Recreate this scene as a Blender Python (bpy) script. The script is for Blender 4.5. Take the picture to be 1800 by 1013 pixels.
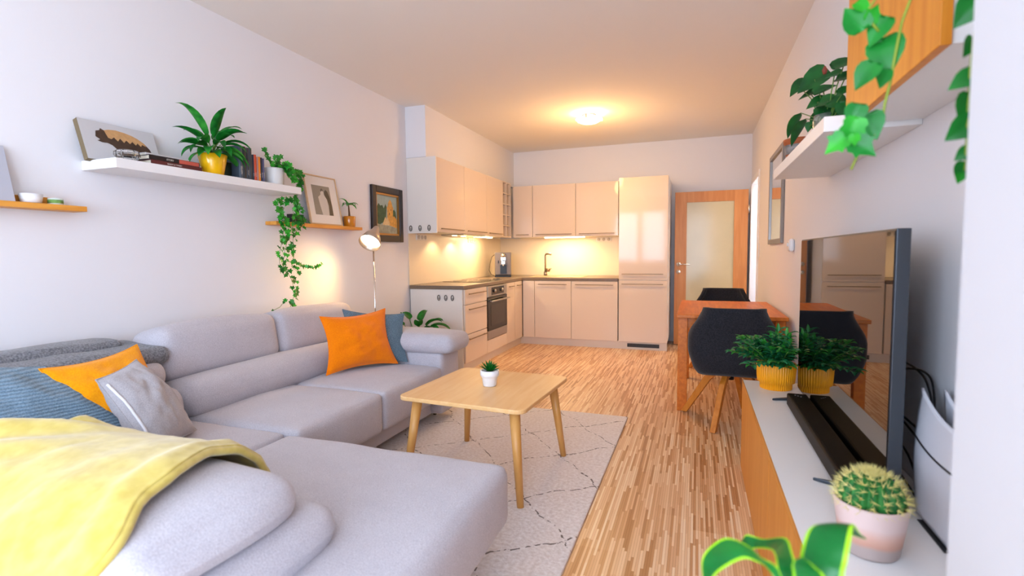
import bpy, math, random
from mathutils import Vector, Matrix, Euler, noise
random.seed(7)
sc = bpy.context.scene
for o in list(bpy.data.objects): bpy.data.objects.remove(o)
COL = sc.collection
PI = math.pi

# ---------------------------------------------------------------- camera
YAW, PITCH, ROLL, CH, FPX = 0.3484, 0.0659, -0.009, 1.2131, 895.6
def cam_matrix():
    f = Vector((-math.sin(YAW)*math.cos(PITCH), math.cos(YAW)*math.cos(PITCH), -math.sin(PITCH)))
    r = f.cross(Vector((0,0,1))).normalized(); u = r.cross(f)
    c, s = math.cos(ROLL), math.sin(ROLL)
    r2 = c*r + s*u; u2 = -s*r + c*u
    m = Matrix((r2, u2, -f)).transposed().to_4x4()
    m.translation = Vector((0,0,CH)); return m
cd = bpy.data.cameras.new('camera'); cam = bpy.data.objects.new('camera', cd); COL.objects.link(cam)
cam.matrix_world = cam_matrix()
cd.sensor_width = 36; cd.lens = FPX/1800*36; cd.clip_start = .02
cd.dof.use_dof = True; cd.dof.focus_distance = 3.6; cd.dof.aperture_fstop = 2.6
sc.camera = cam

# ---------------------------------------------------------------- light and exposure
sc.view_settings.view_transform = 'Standard'; sc.view_settings.look = 'None'
sc.view_settings.gamma = 1; sc.view_settings.use_curve_mapping = False
sc.view_settings.exposure = 0.45
W = bpy.data.worlds.new('sky'); sc.world = W; W.use_nodes = True
wn = W.node_tree.nodes; wl = W.node_tree.links
bg = wn['Background']; bg.inputs[0].default_value = (.66,.79,1,1); bg.inputs[1].default_value = 11.0
def area(name, loc, rot, sx, sy, power, color, spread=PI, portal=False):
    l = bpy.data.lights.new(name, 'AREA'); l.shape='RECTANGLE'; l.size=sx; l.size_y=sy; l.energy=power; l.color=color; l.spread=spread
    o = bpy.data.objects.new(name, l); COL.objects.link(o); o.location=loc; o.rotation_euler=rot
    if portal: l.cycles.is_portal = True
    return o
YF = -1.5
WINS = ((-2.35,-.77,.95,2.38),(-.40,.50,.12,2.38))   # x0, x1, z0, z1 of the window and the balcony door
for a_,b_,c_,d_ in WINS: area('window_daylight_portal', ((a_+b_)/2, YF-.13, (c_+d_)/2), (PI/2,0,0), b_-a_, d_-c_, 1, (1,1,1), portal=True)
WARM = (1,.55,.18); WARM2 = (1,.70,.38)
XL, XR, YB, H = -2.84, .648, 7.30, 2.73
def point(name, loc, power, color, r=.05):
    l = bpy.data.lights.new(name,'POINT'); l.energy=power; l.color=color; l.shadow_soft_size=r
    o = bpy.data.objects.new(name,l); COL.objects.link(o); o.location=loc; return o
def spot(name, loc, aim, power, color, size, blend=.5, r=.03):
    l = bpy.data.lights.new(name,'SPOT'); l.energy=power; l.color=color; l.spot_size=size; l.spot_blend=blend; l.shadow_soft_size=r
    o = bpy.data.objects.new(name,l); COL.objects.link(o); o.location=loc
    o.rotation_euler = (Vector(aim)-Vector(loc)).to_track_quat('-Z','Y').to_euler(); return o
point('ceiling_lamp_glow', (-1.12,5.57,2.25), 18, WARM, .12)
spot('ceiling_lamp_downlight', (-1.12,5.57,2.585), (-1.12,5.57,0), 37, WARM, 2.9, .9, .12)
point('hallway_fill', (1.2,6.9,2.3), 14, WARM2, .1)  # added fill light without a fixture, keeps the doorway from going black
LAMPHEAD = Vector((-2.575,3.665,1.382)); LAMPDIR = Vector((.10,-.62,-.60)).normalized()
spot('floor_lamp_glow', LAMPHEAD+LAMPDIR*.15, (-2.84,2.92,.72), 15, WARM, 1.9, 1, .08)
area('counter_strip_glow_back', (-1.75,6.98,1.435), (0,0,0), .55,.03, 9, WARM2)
area('counter_strip_glow_left', (-2.66,6.1,1.435), (0,0,PI/2), .5,.03, 5, WARM2)
spot('hood_glow_warm', (-2.68,5.15,1.43), (-2.74,5.15,0.9), 3.5, WARM2, 2.2)
spot('hood_glow_cool', (-2.68,5.6,1.43), (-2.76,5.62,0.9), 3.5, (1,.85,.8), 2.2)

# ---------------------------------------------------------------- materials
MATS = {}
def hexc(h):
    h = h.lstrip('#'); v = [int(h[i:i+2],16)/255 for i in (0,2,4)]
    return tuple((c/12.92 if c<=.04045 else ((c+.055)/1.055)**2.4) for c in v)+(1,)
def mat(name, col, rough=.6, metal=0, bump=0, bscale=200, var=0, vscale=8, coat=0, spec=.5, trans=0, emit=None, estr=0, sss=0, sheen=0, alpha=1, obj=False, ior=1.45):
    if name in MATS: return MATS[name]
    m = bpy.data.materials.new(name); m.use_nodes=True; nt=m.node_tree; b=nt.nodes['Principled BSDF']
    c = hexc(col) if isinstance(col,str) else tuple(col)+(1,)
    b.inputs['Base Color'].default_value=c; b.inputs['Roughness'].default_value=rough; b.inputs['Metallic'].default_value=metal
    b.inputs['Coat Weight'].default_value=coat; b.inputs['Coat Roughness'].default_value=.04
    b.inputs['Specular IOR Level'].default_value=spec; b.inputs['Transmission Weight'].default_value=trans; b.inputs['IOR'].default_value=ior
    b.inputs['Sheen Weight'].default_value=sheen
    if emit: b.inputs['Emission Color'].default_value=hexc(emit); b.inputs['Emission Strength'].default_value=estr
    tc=nt.nodes.new('ShaderNodeTexCoord')
    if var:
        n=nt.nodes.new('ShaderNodeTexNoise'); n.inputs['Scale'].default_value=vscale; n.inputs['Detail'].default_value=4
        nt.links.new(tc.outputs['Object'],n.inputs['Vector'])
        hv=nt.nodes.new('ShaderNodeHueSaturation'); hv.inputs['Color'].default_value=c
        mr=nt.nodes.new('ShaderNodeMapRange'); mr.inputs[1].default_value=.3; mr.inputs[2].default_value=.7; mr.inputs[3].default_value=1-var; mr.inputs[4].default_value=1+var
        nt.links.new(n.outputs['Fac'],mr.inputs[0]); nt.links.new(mr.outputs[0],hv.inputs['Value']); nt.links.new(hv.outputs[0],b.inputs['Base Color'])
    if bump:
        n=nt.nodes.new('ShaderNodeTexNoise'); n.inputs['Scale'].default_value=bscale; n.inputs['Detail'].default_value=3
        nt.links.new(tc.outputs['Object'],n.inputs['Vector'])
        bp=nt.nodes.new('ShaderNodeBump'); bp.inputs['Strength'].default_value=bump; bp.inputs['Distance'].default_value=.003
        nt.links.new(n.outputs['Fac'],bp.inputs['Height']); nt.links.new(bp.outputs[0],b.inputs['Normal'])
    MATS[name]=m; return m
def math_node(nt, op, a, b=None, c=None):
    n=nt.nodes.new('ShaderNodeMath'); n.operation=op
    for i,v in enumerate((a,b,c)):
        if v is None: continue
        if isinstance(v,(int,float)): n.inputs[i].default_value=v
        else: nt.links.new(v,n.inputs[i])
    return n.outputs[0]
def wood(name, c1, c2, axis='Y', scale=3, rough=.4, coat=0, stretch=12):
    if name in MATS: return MATS[name]
    m=mat(name,c1,rough,coat=coat); nt=m.node_tree; b=nt.nodes['Principled BSDF']
    tc=nt.nodes.new('ShaderNodeTexCoord'); mp=nt.nodes.new('ShaderNodeMapping')
    s=[scale*stretch]*3; s['XYZ'.index(axis)]=scale; mp.inputs['Scale'].default_value=s
    nt.links.new(tc.outputs['Object'],mp.inputs[0])
    n=nt.nodes.new('ShaderNodeTexNoise'); n.inputs['Scale'].default_value=1; n.inputs['Detail'].default_value=5; n.inputs['Distortion'].default_value=.5
    nt.links.new(mp.outputs[0],n.inputs['Vector'])
    r=nt.nodes.new('ShaderNodeValToRGB'); r.color_ramp.elements[0].position=.32; r.color_ramp.elements[1].position=.68
    r.color_ramp.elements[0].color=hexc(c2); r.color_ramp.elements[1].color=hexc(c1)
    nt.links.new(n.outputs['Fac'],r.inputs[0]); nt.links.new(r.outputs[0],b.inputs['Base Color']); return m
def fabric(name, col, col2, weave=700, bump=.5, rib=None, lines=False, rough=.95, sheen=.2):
    if name in MATS: return MATS[name]
    m=mat(name,col,rough,sheen=sheen,spec=.2); nt=m.node_tree; b=nt.nodes['Principled BSDF']
    tc=nt.nodes.new('ShaderNodeTexCoord')
    n=nt.nodes.new('ShaderNodeTexNoise'); n.inputs['Scale'].default_value=weave*.45; n.inputs['Detail'].default_value=2
    nt.links.new(tc.outputs['Object'],n.inputs['Vector'])
    n2=nt.nodes.new('ShaderNodeTexNoise'); n2.inputs['Scale'].default_value=9; nt.links.new(tc.outputs['Object'],n2.inputs['Vector'])
    f=math_node(nt,'MULTIPLY_ADD',n2.outputs['Fac'],.14,math_node(nt,'MULTIPLY',n.outputs['Fac'],.92))
    r=nt.nodes.new('ShaderNodeValToRGB'); r.color_ramp.elements[0].position=.38; r.color_ramp.elements[1].position=.68
    r.color_ramp.elements[0].color=hexc(col2); r.color_ramp.elements[1].color=hexc(col)
    nt.links.new(f,r.inputs[0]); nt.links.new(r.outputs[0],b.inputs['Base Color'])
    h=n.outputs['Fac']
    if rib:
        sx=nt.nodes.new('ShaderNodeSeparateXYZ'); nt.links.new(tc.outputs['Object'],sx.inputs[0])
        w1=math_node(nt,'SINE',math_node(nt,'MULTIPLY',sx.outputs[2],rib)); w2=math_node(nt,'SINE',math_node(nt,'MULTIPLY',sx.outputs[1],rib))
        if lines: w2=math_node(nt,'ADD',0,1.0)
        h=math_node(nt,'ADD',math_node(nt,'MULTIPLY',w1,w2),h)
        mx=nt.nodes.new('ShaderNodeMixRGB'); mx.blend_type='MULTIPLY'; mx.inputs[0].default_value=.35
        nt.links.new(r.outputs[0],mx.inputs[1])
        mr=nt.nodes.new('ShaderNodeMapRange'); mr.inputs[1].default_value=-1; nt.links.new(math_node(nt,'MULTIPLY',w1,w2),mr.inputs[0])
        nt.links.new(mr.outputs[0],mx.inputs[2]); nt.links.new(mx.outputs[0],b.inputs['Base Color'])
    bp=nt.nodes.new('ShaderNodeBump'); bp.inputs['Strength'].default_value=bump; bp.inputs['Distance'].default_value=.002
    nt.links.new(h,bp.inputs['Height']); nt.links.new(bp.outputs[0],b.inputs['Normal']); return m
def leafmat(name, c1, c2, scale=25, rough=.38):
    if name in MATS: return MATS[name]
    m=mat(name,c1,rough); nt=m.node_tree; b=nt.nodes['Principled BSDF']
    tc=nt.nodes.new('ShaderNodeTexCoord'); n=nt.nodes.new('ShaderNodeTexNoise'); n.inputs['Scale'].default_value=scale
    nt.links.new(tc.outputs['Object'],n.inputs['Vector'])
    r=nt.nodes.new('ShaderNodeValToRGB'); r.color_ramp.elements[0].position=.35; r.color_ramp.elements[1].position=.65
    r.color_ramp.elements[0].color=hexc(c1); r.color_ramp.elements[1].color=hexc(c2)
    nt.links.new(n.outputs['Fac'],r.inputs[0]); nt.links.new(r.outputs[0],b.inputs['Base Color'])
    t=nt.nodes.new('ShaderNodeBsdfTranslucent'); nt.links.new(r.outputs[0],t.inputs[0])
    mx=nt.nodes.new('ShaderNodeMixShader'); mx.inputs[0].default_value=.22
    nt.links.new(b.outputs[0],mx.inputs[1]); nt.links.new(t.outputs[0],mx.inputs[2])
    nt.links.new(mx.outputs[0],nt.nodes['Material Output'].inputs[0]); return m

def floor_mat():
    m=mat('strip_parquet','#d9a066',.34,coat=.0); nt=m.node_tree; b=nt.nodes['Principled BSDF']
    tc=nt.nodes.new('ShaderNodeTexCoord'); s=nt.nodes.new('ShaderNodeSeparateXYZ'); nt.links.new(tc.outputs['Object'],s.inputs[0])
    ix=math_node(nt,'FLOOR',math_node(nt,'DIVIDE',s.outputs[0],.0105))
    w=nt.nodes.new('ShaderNodeTexWhiteNoise'); w.noise_dimensions='1D'; nt.links.new(ix,w.inputs['W'])
    iy=math_node(nt,'FLOOR',math_node(nt,'ADD',math_node(nt,'DIVIDE',s.outputs[1],.26),math_node(nt,'MULTIPLY',w.outputs['Value'],9.7)))
    cv=nt.nodes.new('ShaderNodeCombineXYZ'); nt.links.new(ix,cv.inputs[0]); nt.links.new(iy,cv.inputs[1])
    w2=nt.nodes.new('ShaderNodeTexWhiteNoise'); w2.noise_dimensions='2D'; nt.links.new(cv.outputs[0],w2.inputs['Vector'])
    # boards made of the strips: slight change of tone from board to board
    bx=math_node(nt,'FLOOR',math_node(nt,'DIVIDE',s.outputs[0],.147))
    wb=nt.nodes.new('ShaderNodeTexWhiteNoise'); wb.noise_dimensions='1D'; nt.links.new(bx,wb.inputs['W'])
    by=math_node(nt,'FLOOR',math_node(nt,'ADD',math_node(nt,'DIVIDE',s.outputs[1],1.1),math_node(nt,'MULTIPLY',wb.outputs['Value'],5)))
    cb=nt.nodes.new('ShaderNodeCombineXYZ'); nt.links.new(bx,cb.inputs[0]); nt.links.new(by,cb.inputs[1])
    w3=nt.nodes.new('ShaderNodeTexWhiteNoise'); w3.noise_dimensions='2D'; nt.links.new(cb.outputs[0],w3.inputs['Vector'])
    f=math_node(nt,'ADD',w2.outputs['Value'],math_node(nt,'MULTIPLY',math_node(nt,'SUBTRACT',w3.outputs['Value'],.5),.25))
    r=nt.nodes.new('ShaderNodeValToRGB'); e=r.color_ramp.elements
    e[0].position=0; e[0].color=hexc('#b98454'); e[1].position=1; e[1].color=hexc('#f6dcba')
    for p,c in ((.18,'#cf9c6c'),(.38,'#deb287'),(.65,'#e8c196'),(.85,'#f0cfa8')):
        x=e.new(p); x.color=hexc(c)
    nt.links.new(f,r.inputs[0])
    # thin joints
    fx=math_node(nt,'FRACT',math_node(nt,'DIVIDE',s.outputs[0],.0105))
    j=math_node(nt,'LESS_THAN',fx,.10)
    mx=nt.nodes.new('ShaderNodeMixRGB'); mx.blend_type='MULTIPLY'; mx.inputs[2].default_value=(.62,.5,.4,1)
    nt.links.new(j,mx.inputs[0]); nt.links.new(r.outputs[0],mx.inputs[1]); nt.links.new(mx.outputs[0],b.inputs['Base Color'])
    return m
def rug_mat():
    m=mat('cream_rug','#e2d6cc',.98,sheen=.3,spec=.1); nt=m.node_tree; b=nt.nodes['Principled BSDF']
    tc=nt.nodes.new('ShaderNodeTexCoord')
    ns=nt.nodes.new('ShaderNodeTexNoise'); ns.inputs['Scale'].default_value=3.5; nt.links.new(tc.outputs['Object'],ns.inputs['Vector'])
    nf=nt.nodes.new('ShaderNodeTexNoise'); nf.inputs['Scale'].default_value=38; nt.links.new(tc.outputs['Object'],nf.inputs['Vector'])
    s=nt.nodes.new('ShaderNodeSeparateXYZ'); nt.links.new(tc.outputs['Object'],s.inputs[0])
    def line(a,bb,period,off):
        t=math_node(nt,'ADD',math_node(nt,'MULTIPLY',s.outputs[0],a),math_node(nt,'MULTIPLY',s.outputs[1],bb))
        t=math_node(nt,'ADD',t,math_node(nt,'MULTIPLY',ns.outputs['Fac'],.16))
        t=math_node(nt,'ADD',t,math_node(nt,'MULTIPLY',nf.outputs['Fac'],.012))
        t=math_node(nt,'FRACT',math_node(nt,'DIVIDE',math_node(nt,'ADD',t,off),period))
        t=math_node(nt,'ABSOLUTE',math_node(nt,'SUBTRACT',t,.5))
        return math_node(nt,'LESS_THAN',t,.0036/period)
    l=math_node(nt,'MAXIMUM',line(.75,.66,.39,.158),line(-.62,.78,.42,.08))
    brk=nt.nodes.new('ShaderNodeTexNoise'); brk.inputs['Scale'].default_value=42; nt.links.new(tc.outputs['Object'],brk.inputs['Vector'])
    l=math_node(nt,'MULTIPLY',l,math_node(nt,'GREATER_THAN',brk.outputs['Fac'],.48))
    big=nt.nodes.new('ShaderNodeTexNoise'); big.inputs['Scale'].default_value=60; big.inputs['Detail'].default_value=5; nt.links.new(tc.outputs['Object'],big.inputs['Vector'])
    r=nt.nodes.new('ShaderNodeValToRGB'); r.color_ramp.elements[0].position=.3; r.color_ramp.elements[1].position=.7
    r.color_ramp.elements[0].color=hexc('#ddd2cb'); r.color_ramp.elements[1].color=hexc('#f5efec'); nt.links.new(big.outputs['Fac'],r.inputs[0])
    mx=nt.nodes.new('ShaderNodeMixRGB'); mx.inputs[2].default_value=hexc('#74685f'); nt.links.new(l,mx.inputs[0]); nt.links.new(r.outputs[0],mx.inputs[1])
    nt.links.new(mx.outputs[0],b.inputs['Base Color'])
    bp=nt.nodes.new('ShaderNodeBump'); bp.inputs['Strength'].default_value=.6; bp.inputs['Distance'].default_value=.006
    h=math_node(nt,'SUBTRACT',big.outputs['Fac'],math_node(nt,'MULTIPLY',l,.5)); nt.links.new(h,bp.inputs['Height']); nt.links.new(bp.outputs[0],b.inputs['Normal']); return m

WALL = mat('white_wall_paint','#eeedf0',.85,bump=.08,bscale=300,spec=.2)
CEIL = mat('ceiling_paint','#f3efe9',.9,spec=.2)
WHITE = mat('white_lacquer','#f2f1f0',.35)
CREAM = mat('cream_gloss_front','#e6d6c6',.07,spec=.42)
CREAMM = mat('cream_side_panel','#eee8e0',.4)
STEEL = mat('brushed_steel','#b9b4ad',.28,metal=1)
CHROME = mat('chrome','#d9d9d9',.1,metal=1)
NICKEL = mat('satin_nickel','#8c7860',.4,metal=.7)
BLACK = mat('black_plastic','#101012',.35)
BLACKG = mat('black_gloss','#040405',.06,spec=.6)
DGREY = mat('dark_grey_metal','#4b5159',.4,metal=.6)
OAKO = wood('orange_oak','#e39a3e','#c97c24','Y',3,.4)
BEECH = wood('beech_table','#f6cb92','#eebb7a','Y',2.5,.38)
SHELFW = wood('oak_shelf_wood','#eba447','#d98a2c','Y',3,.45)
CAB = wood('cabinet_oak_front','#ec9c34','#dd8822','Z',2.2,.42)
UNITW = wood('media_unit_oak_front','#e39a40','#d8882c','Z',2.2,.42)
DTAB = wood('dining_table_wood','#e07c1c','#c8640c','Y',3,.38)
CLEG = wood('chair_leg_wood','#dc8a34','#c8741f','Z',3,.4)
DOORW = wood('door_beech_veneer','#d8924e','#cb8240','Z',2.5,.4)
SOFAF = fabric('sofa_grey_fabric','#cecad0','#b6b1b8')
SOIL = mat('potting_soil','#2e211a',.95,bump=1,bscale=120)
GLASS = mat('clear_glass','#ffffff',.02,trans=1,ior=1.45)

# ---------------------------------------------------------------- mesh helpers
class MB:
    def __init__(s): s.v=[]; s.f=[]; s.m=[]; s.sm=[]; s.mi=0; s.smooth=False
    def add(s, vs, fs, smooth=None, mi=None):
        b=len(s.v); s.v+= [Vector(v) for v in vs]; sm=s.smooth if smooth is None else smooth
        for f in fs: s.f.append([b+i for i in f]); s.m.append(s.mi if mi is None else mi); s.sm.append(sm)
        return b
    def box(s, x0,x1,y0,y1,z0,z1, rot=None, c=None, mi=None):
        vs=[(x,y,z) for x in (x0,x1) for y in (y0,y1) for z in (z0,z1)]
        fs=[(0,1,3,2),(4,6,7,5),(0,4,5,1),(2,3,7,6),(0,2,6,4),(1,5,7,3)]
        if rot is not None:
            c=Vector(c) if c is not None else Vector(((x0+x1)/2,(y0+y1)/2,(z0+z1)/2)); R=rot if isinstance(rot,Matrix) else Euler(rot).to_matrix()
            vs=[R@(Vector(v)-c)+c for v in vs]
        s.add(vs,fs,False,mi); return s
    def lathe(s, prof, cx, cy, n=32, mi=None, smooth=True, rib=0, ribn=0, axis=None, origin=None):
        # prof: list of (r,z)
        vs=[];fs=[]
        for r,z in prof:
            for i in range(n):
                a=2*PI*i/n; rr=r+(rib*math.cos(a*ribn) if rib and r>rib*3 else 0)
                vs.append(Vector((rr*math.cos(a),rr*math.sin(a),z)))
        if axis is not None:
            q=Vector((0,0,1)).rotation_difference(Vector(axis)); o=Vector(origin); vs=[q@v+o for v in vs]
        else: vs=[v+Vector((cx,cy,0)) for v in vs]
        for k in range(len(prof)-1):
            for i in range(n):
                j=(i+1)%n; fs.append((k*n+i,k*n+j,(k+1)*n+j,(k+1)*n+i))
        fs.append(tuple(range(n))[::-1]); fs.append(tuple((len(prof)-1)*n+i for i in range(n)))
        s.add(vs,fs,smooth,mi); return s
    def cyl(s,a,b,r,r2=None,n=12,mi=None,smooth=True):
        a=Vector(a);b=Vector(b);r2=r if r2 is None else r2; d=b-a
        return s.lathe([(r,0),(r2,d.length)],0,0,n,mi,smooth,axis=d.normalized(),origin=a)
    def tube(s,pts,r,n=8,mi=None):
        pts=[Vector(p) for p in pts]; vs=[];fs=[]; k=len(pts); up=None
        for i,p in enumerate(pts):
            t=(pts[min(i+1,k-1)]-pts[max(i-1,0)]).normalized()
            if up is None: up=t.orthogonal().normalized()
            up=(up-t*up.dot(t)).normalized(); w=t.cross(up); rr=r[i] if isinstance(r,(list,tuple)) else r
            for j in range(n):
                a=2*PI*j/n; vs.append(p+(up*math.cos(a)+w*math.sin(a))*rr)
        for i in range(k-1):
            for j in range(n):
                q=(j+1)%n; fs.append((i*n+j,i*n+q,(i+1)*n+q,(i+1)*n+j))
        fs.append(tuple(range(n))[::-1]); fs.append(tuple((k-1)*n+j for j in range(n)))
        s.add(vs,fs,True,mi); return s
    def prism(s, poly, z0, z1, M=None, mi=None, smooth=False):
        n=len(poly); vs=[Vector((x,y,z0)) for x,y in poly]+[Vector((x,y,z1)) for x,y in poly]
        if M is not None: vs=[M@v for v in vs]
        fs=[tuple(range(n))[::-1], tuple(range(n,2*n))]+[(i,(i+1)%n,n+(i+1)%n,n+i) for i in range(n)]
        s.add(vs,fs,smooth,mi); return s
    def soft(s, x0,x1,y0,y1,z0,z1, r=.04, puff=.02, seg=8, rot=None, c=None, wob=0, ws=5, fn=None, mi=None):
        cx,cy,cz=(x0+x1)/2,(y0+y1)/2,(z0+z1)/2; h=Vector(((x1-x0)/2,(y1-y0)/2,(z1-z0)/2)); r=min(r,*[q*.98 for q in h])
        def ax(hh):
            z=[-hh+r*(1-math.cos(PI/2*i/5)) for i in range(5)]; mid=[-(hh-r)+2*(hh-r)*i/seg for i in range(seg+1)]
            return z+mid+[-q for q in z[::-1]]
        A=[ax(h[i]) for i in range(3)]; idx={};vs=[];fs=[]
        def vid(p):
            k=tuple(round(q,6) for q in p)
            if k not in idx: idx[k]=len(vs); vs.append(Vector(p))
            return idx[k]
        for d in range(3):
            e,f=(d+1)%3,(d+2)%3
            for sg in (-1,1):
                for i in range(len(A[e])-1):
                    for j in range(len(A[f])-1):
                        q=[]
                        for (a,b) in ((i,j),(i+1,j),(i+1,j+1),(i,j+1)):
                            p=[0,0,0]; p[d]=sg*h[d]; p[e]=A[e][a]; p[f]=A[f][b]; q.append(vid(p))
                        if len(set(q))<3: continue
                        fs.append(q if sg>0 else q[::-1])
        out=[]
        for p in vs:
            inner=Vector([max(-(h[i]-r),min(h[i]-r,p[i])) for i in range(3)]); n=(p-inner)
            n=n.normalized() if n.length>1e-9 else Vector((0,0,0)); q=inner+n*r
            u,v,w=[max(-1,min(1,p[i]/h[i])) for i in range(3)]
            q.z+=puff*(1-u*u)*(1-v*v)*(1 if w>0 else -.3)*min(1,abs(w))**2
            q.x+=puff*.6*(1-v*v)*(1-w*w)*u; q.y+=puff*.5*(1-u*u)*(1-w*w)*v
            if rot is not None: q=Euler(rot).to_matrix()@q
            q=q+Vector((cx,cy,cz))
            if wob: q=q+n*wob*noise.noise(q*ws)
            if fn: q=fn(q)
            out.append(q)
        s.add(out,fs,True,mi); return s
    def grid(s,P,nu,nv,mi=None,smooth=True):
        vs=[P(i/nu,j/nv) for i in range(nu+1) for j in range(nv+1)]
        fs=[(i*(nv+1)+j,(i+1)*(nv+1)+j,(i+1)*(nv+1)+j+1,i*(nv+1)+j+1) for i in range(nu) for j in range(nv)]
        s.add(vs,fs,smooth,mi); return s
    def build(s,name,mats,parent=None,bevel=0,seg=2,solid=0,origin=None,soff=-1):
        me=bpy.data.meshes.new(name); o=bpy.data.objects.new(name,me); COL.objects.link(o)
        if parent is not None: org=WO[parent.name]
        elif origin is not None: org=Vector(origin)
        else:
            xs=[v.x for v in s.v];ys=[v.y for v in s.v];zs=[v.z for v in s.v]
            org=Vector(((min(xs)+max(xs))/2,(min(ys)+max(ys))/2,min(zs)))
        me.from_pydata([v-org for v in s.v],[],s.f); me.update()
        if not isinstance(mats,(list,tuple)): mats=[mats]
        for m in mats: me.materials.append(m)
        me.polygons.foreach_set('material_index',s.m); me.polygons.foreach_set('use_smooth',s.sm)
        WO[o.name]=org
        if parent is not None: o.parent=parent
        else: o.location=org
        if solid:
            md=o.modifiers.new('thickness','SOLIDIFY'); md.thickness=solid; md.offset=soff
        if bevel:
            md=o.modifiers.new('bevel','BEVEL'); md.width=bevel; md.segments=seg; md.limit_method='ANGLE'; md.angle_limit=.7
        return o
WO={}
def thing(name,loc,label,cat,group=None):
    o=bpy.data.objects.new(name,None); COL.objects.link(o); o.location=loc; o.empty_display_size=.05; WO[o.name]=Vector(loc)
    return tag(o,label,cat,group)
def tag(o,label,cat,group=None,kind=None):
    o['label']=label; o['category']=cat
    if group: o['group']=group
    if kind: o['kind']=kind
    return o
def struct(o): o['kind']='structure'; return o
def dup(root,loc,label,rot=None,group=None):
    r=root.copy(); COL.objects.link(r); r.location=loc; r['label']=label
    if rot is not None: r.rotation_euler=rot
    if group: r['group']=group
    for ch in [c for c in bpy.data.objects if c.parent==root]:
        c=ch.copy(); COL.objects.link(c); c.parent=r
        for g in [q for q in bpy.data.objects if q.parent==ch]:
            d=g.copy(); COL.objects.link(d); d.parent=c
    return r
def B(*a,**k): return MB().box(*a,**k)

# ================================================================ ROOM SHELL
T=.12
struct(B(XL-T,XR+T,YF-T,YB+T,-.1,0).build('floor',floor_mat(),origin=(0,0,0)))
struct(B(XL-T,XR+T,YF-T,YB+T,H,H+.1).build('ceiling',CEIL))
struct(B(XL-T,XL,YF-T,YB+T,0,H).build('wall_left',WALL))
struct(B(XL,XR+T,YB,YB+T,0,H).build('wall_back',WALL))
# right wall with a doorway beside the open glazed door
m=MB(); m.box(XR,XR+T,YF-T,6.42,0,H); m.box(XR,XR+T,7.16,YB,0,H); m.box(XR,XR+T,6.42,7.16,2.08,H)
struct(m.build('wall_right',WALL))
m=MB(); m.box(XR-.012,XR+T+.01,6.36,6.43,0,2.14); m.box(XR-.012,XR+T+.01,7.15,7.22,0,2.14); m.box(XR-.012,XR+T+.01,6.43,7.15,2.07,2.14)
struct(m.build('trim_1',WHITE,bevel=.004))
struct(B(XR+T+.9,XR+T+1.0,5.6,8.0,0,H).build('wall_hallway',WALL))
struct(B(XR+T,XR+T+1.0,5.6,8.0,-.1,0).build('floor_hallway',wood('hall_floor','#cfa070','#b98550')))
struct(B(XR+T,XR+T+1.0,5.6,8.0,H,H+.1).build('ceiling_hallway',CEIL))
struct(B(XR+T,XR+T+1.0,8.0,8.1,0,H).build('wall_hallway_back',WALL))
struct(B(XR+T,XR+T+1.0,5.5,5.6,0,H).build('wall_hallway_front',WALL))
# wall behind the camera with its wide window
(a0,a1,a2,a3),(b0,b1,b2,b3)=WINS
m=MB(); m.box(XL,a0,YF-T,YF,0,H); m.box(a1,b0,YF-T,YF,0,H); m.box(b1,XR+T,YF-T,YF,0,H); m.box(a0,a1,YF-T,YF,0,a2); m.box(b0,b1,YF-T,YF,0,b2); m.box(a0,a1,YF-T,YF,a3,H); m.box(b0,b1,YF-T,YF,b3,H)
struct(m.build('wall_front',WALL))
for k,(p0,p1,p2,p3) in enumerate(WINS):
    fr=.06; m=MB(); m.box(p0,p1,YF-.09,YF-.03,p2,p2+fr); m.box(p0,p1,YF-.09,YF-.03,p3-fr,p3); m.box(p0,p0+fr,YF-.09,YF-.03,p2+fr,p3-fr); m.box(p1-fr,p1,YF-.09,YF-.03,p2+fr,p3-fr)
    if k==0: m.box(p0+.79,p0+.93,YF-.09,YF-.03,p2+fr,p3-fr)
    struct(m.build('window_%d'%(k+1),WHITE,bevel=.004))
# wall return that shows at the right edge of the view, close to the camera
struct(B(.313,XR,.25,.80,0,H).build('wall_return',mat('wall_return_greyed','#d9d8dc',.85,spec=.2),bevel=.004))  # white wall greyed in its colour to hold down the strong window light
# boxed-in soffit above the left kitchen run
struct(B(XL,-2.608,4.65,YB,2.215,H).build('trim_2',WALL))

# ================================================================ KITCHEN
YK=6.475; XW=-2.203
root=thing('worktop',(-2.5,6.6,.86),'grey-brown stone-look L-shaped kitchen worktop','worktop')
WT=mat('worktop_laminate','#7d6c5c',.3,var=.08,vscale=60)
m=MB(); m.prism([(XL+.012,4.64),(XW+.0,4.64),(XW,YK),(-.93,YK),(-.93,YB-.012),(XL+.012,YB-.012)],.862,.90)
m.build('top_panel',WT,root,bevel=.003)
# backsplash
SPL=mat('splashback_cream','#f1e0c4',.3,spec=.4)
root=thing('splashback',(-2.5,7.0,.9),'cream glossy splashback panels lining the wall behind the worktop','splashback')
B(XL+.001,XL+.010,4.65,YB-.012,.901,1.452).build('panel',SPL,root)
B(XL+.010,-.93,YB-.010,YB-.001,.901,1.452).build('panel',SPL,root)
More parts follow.
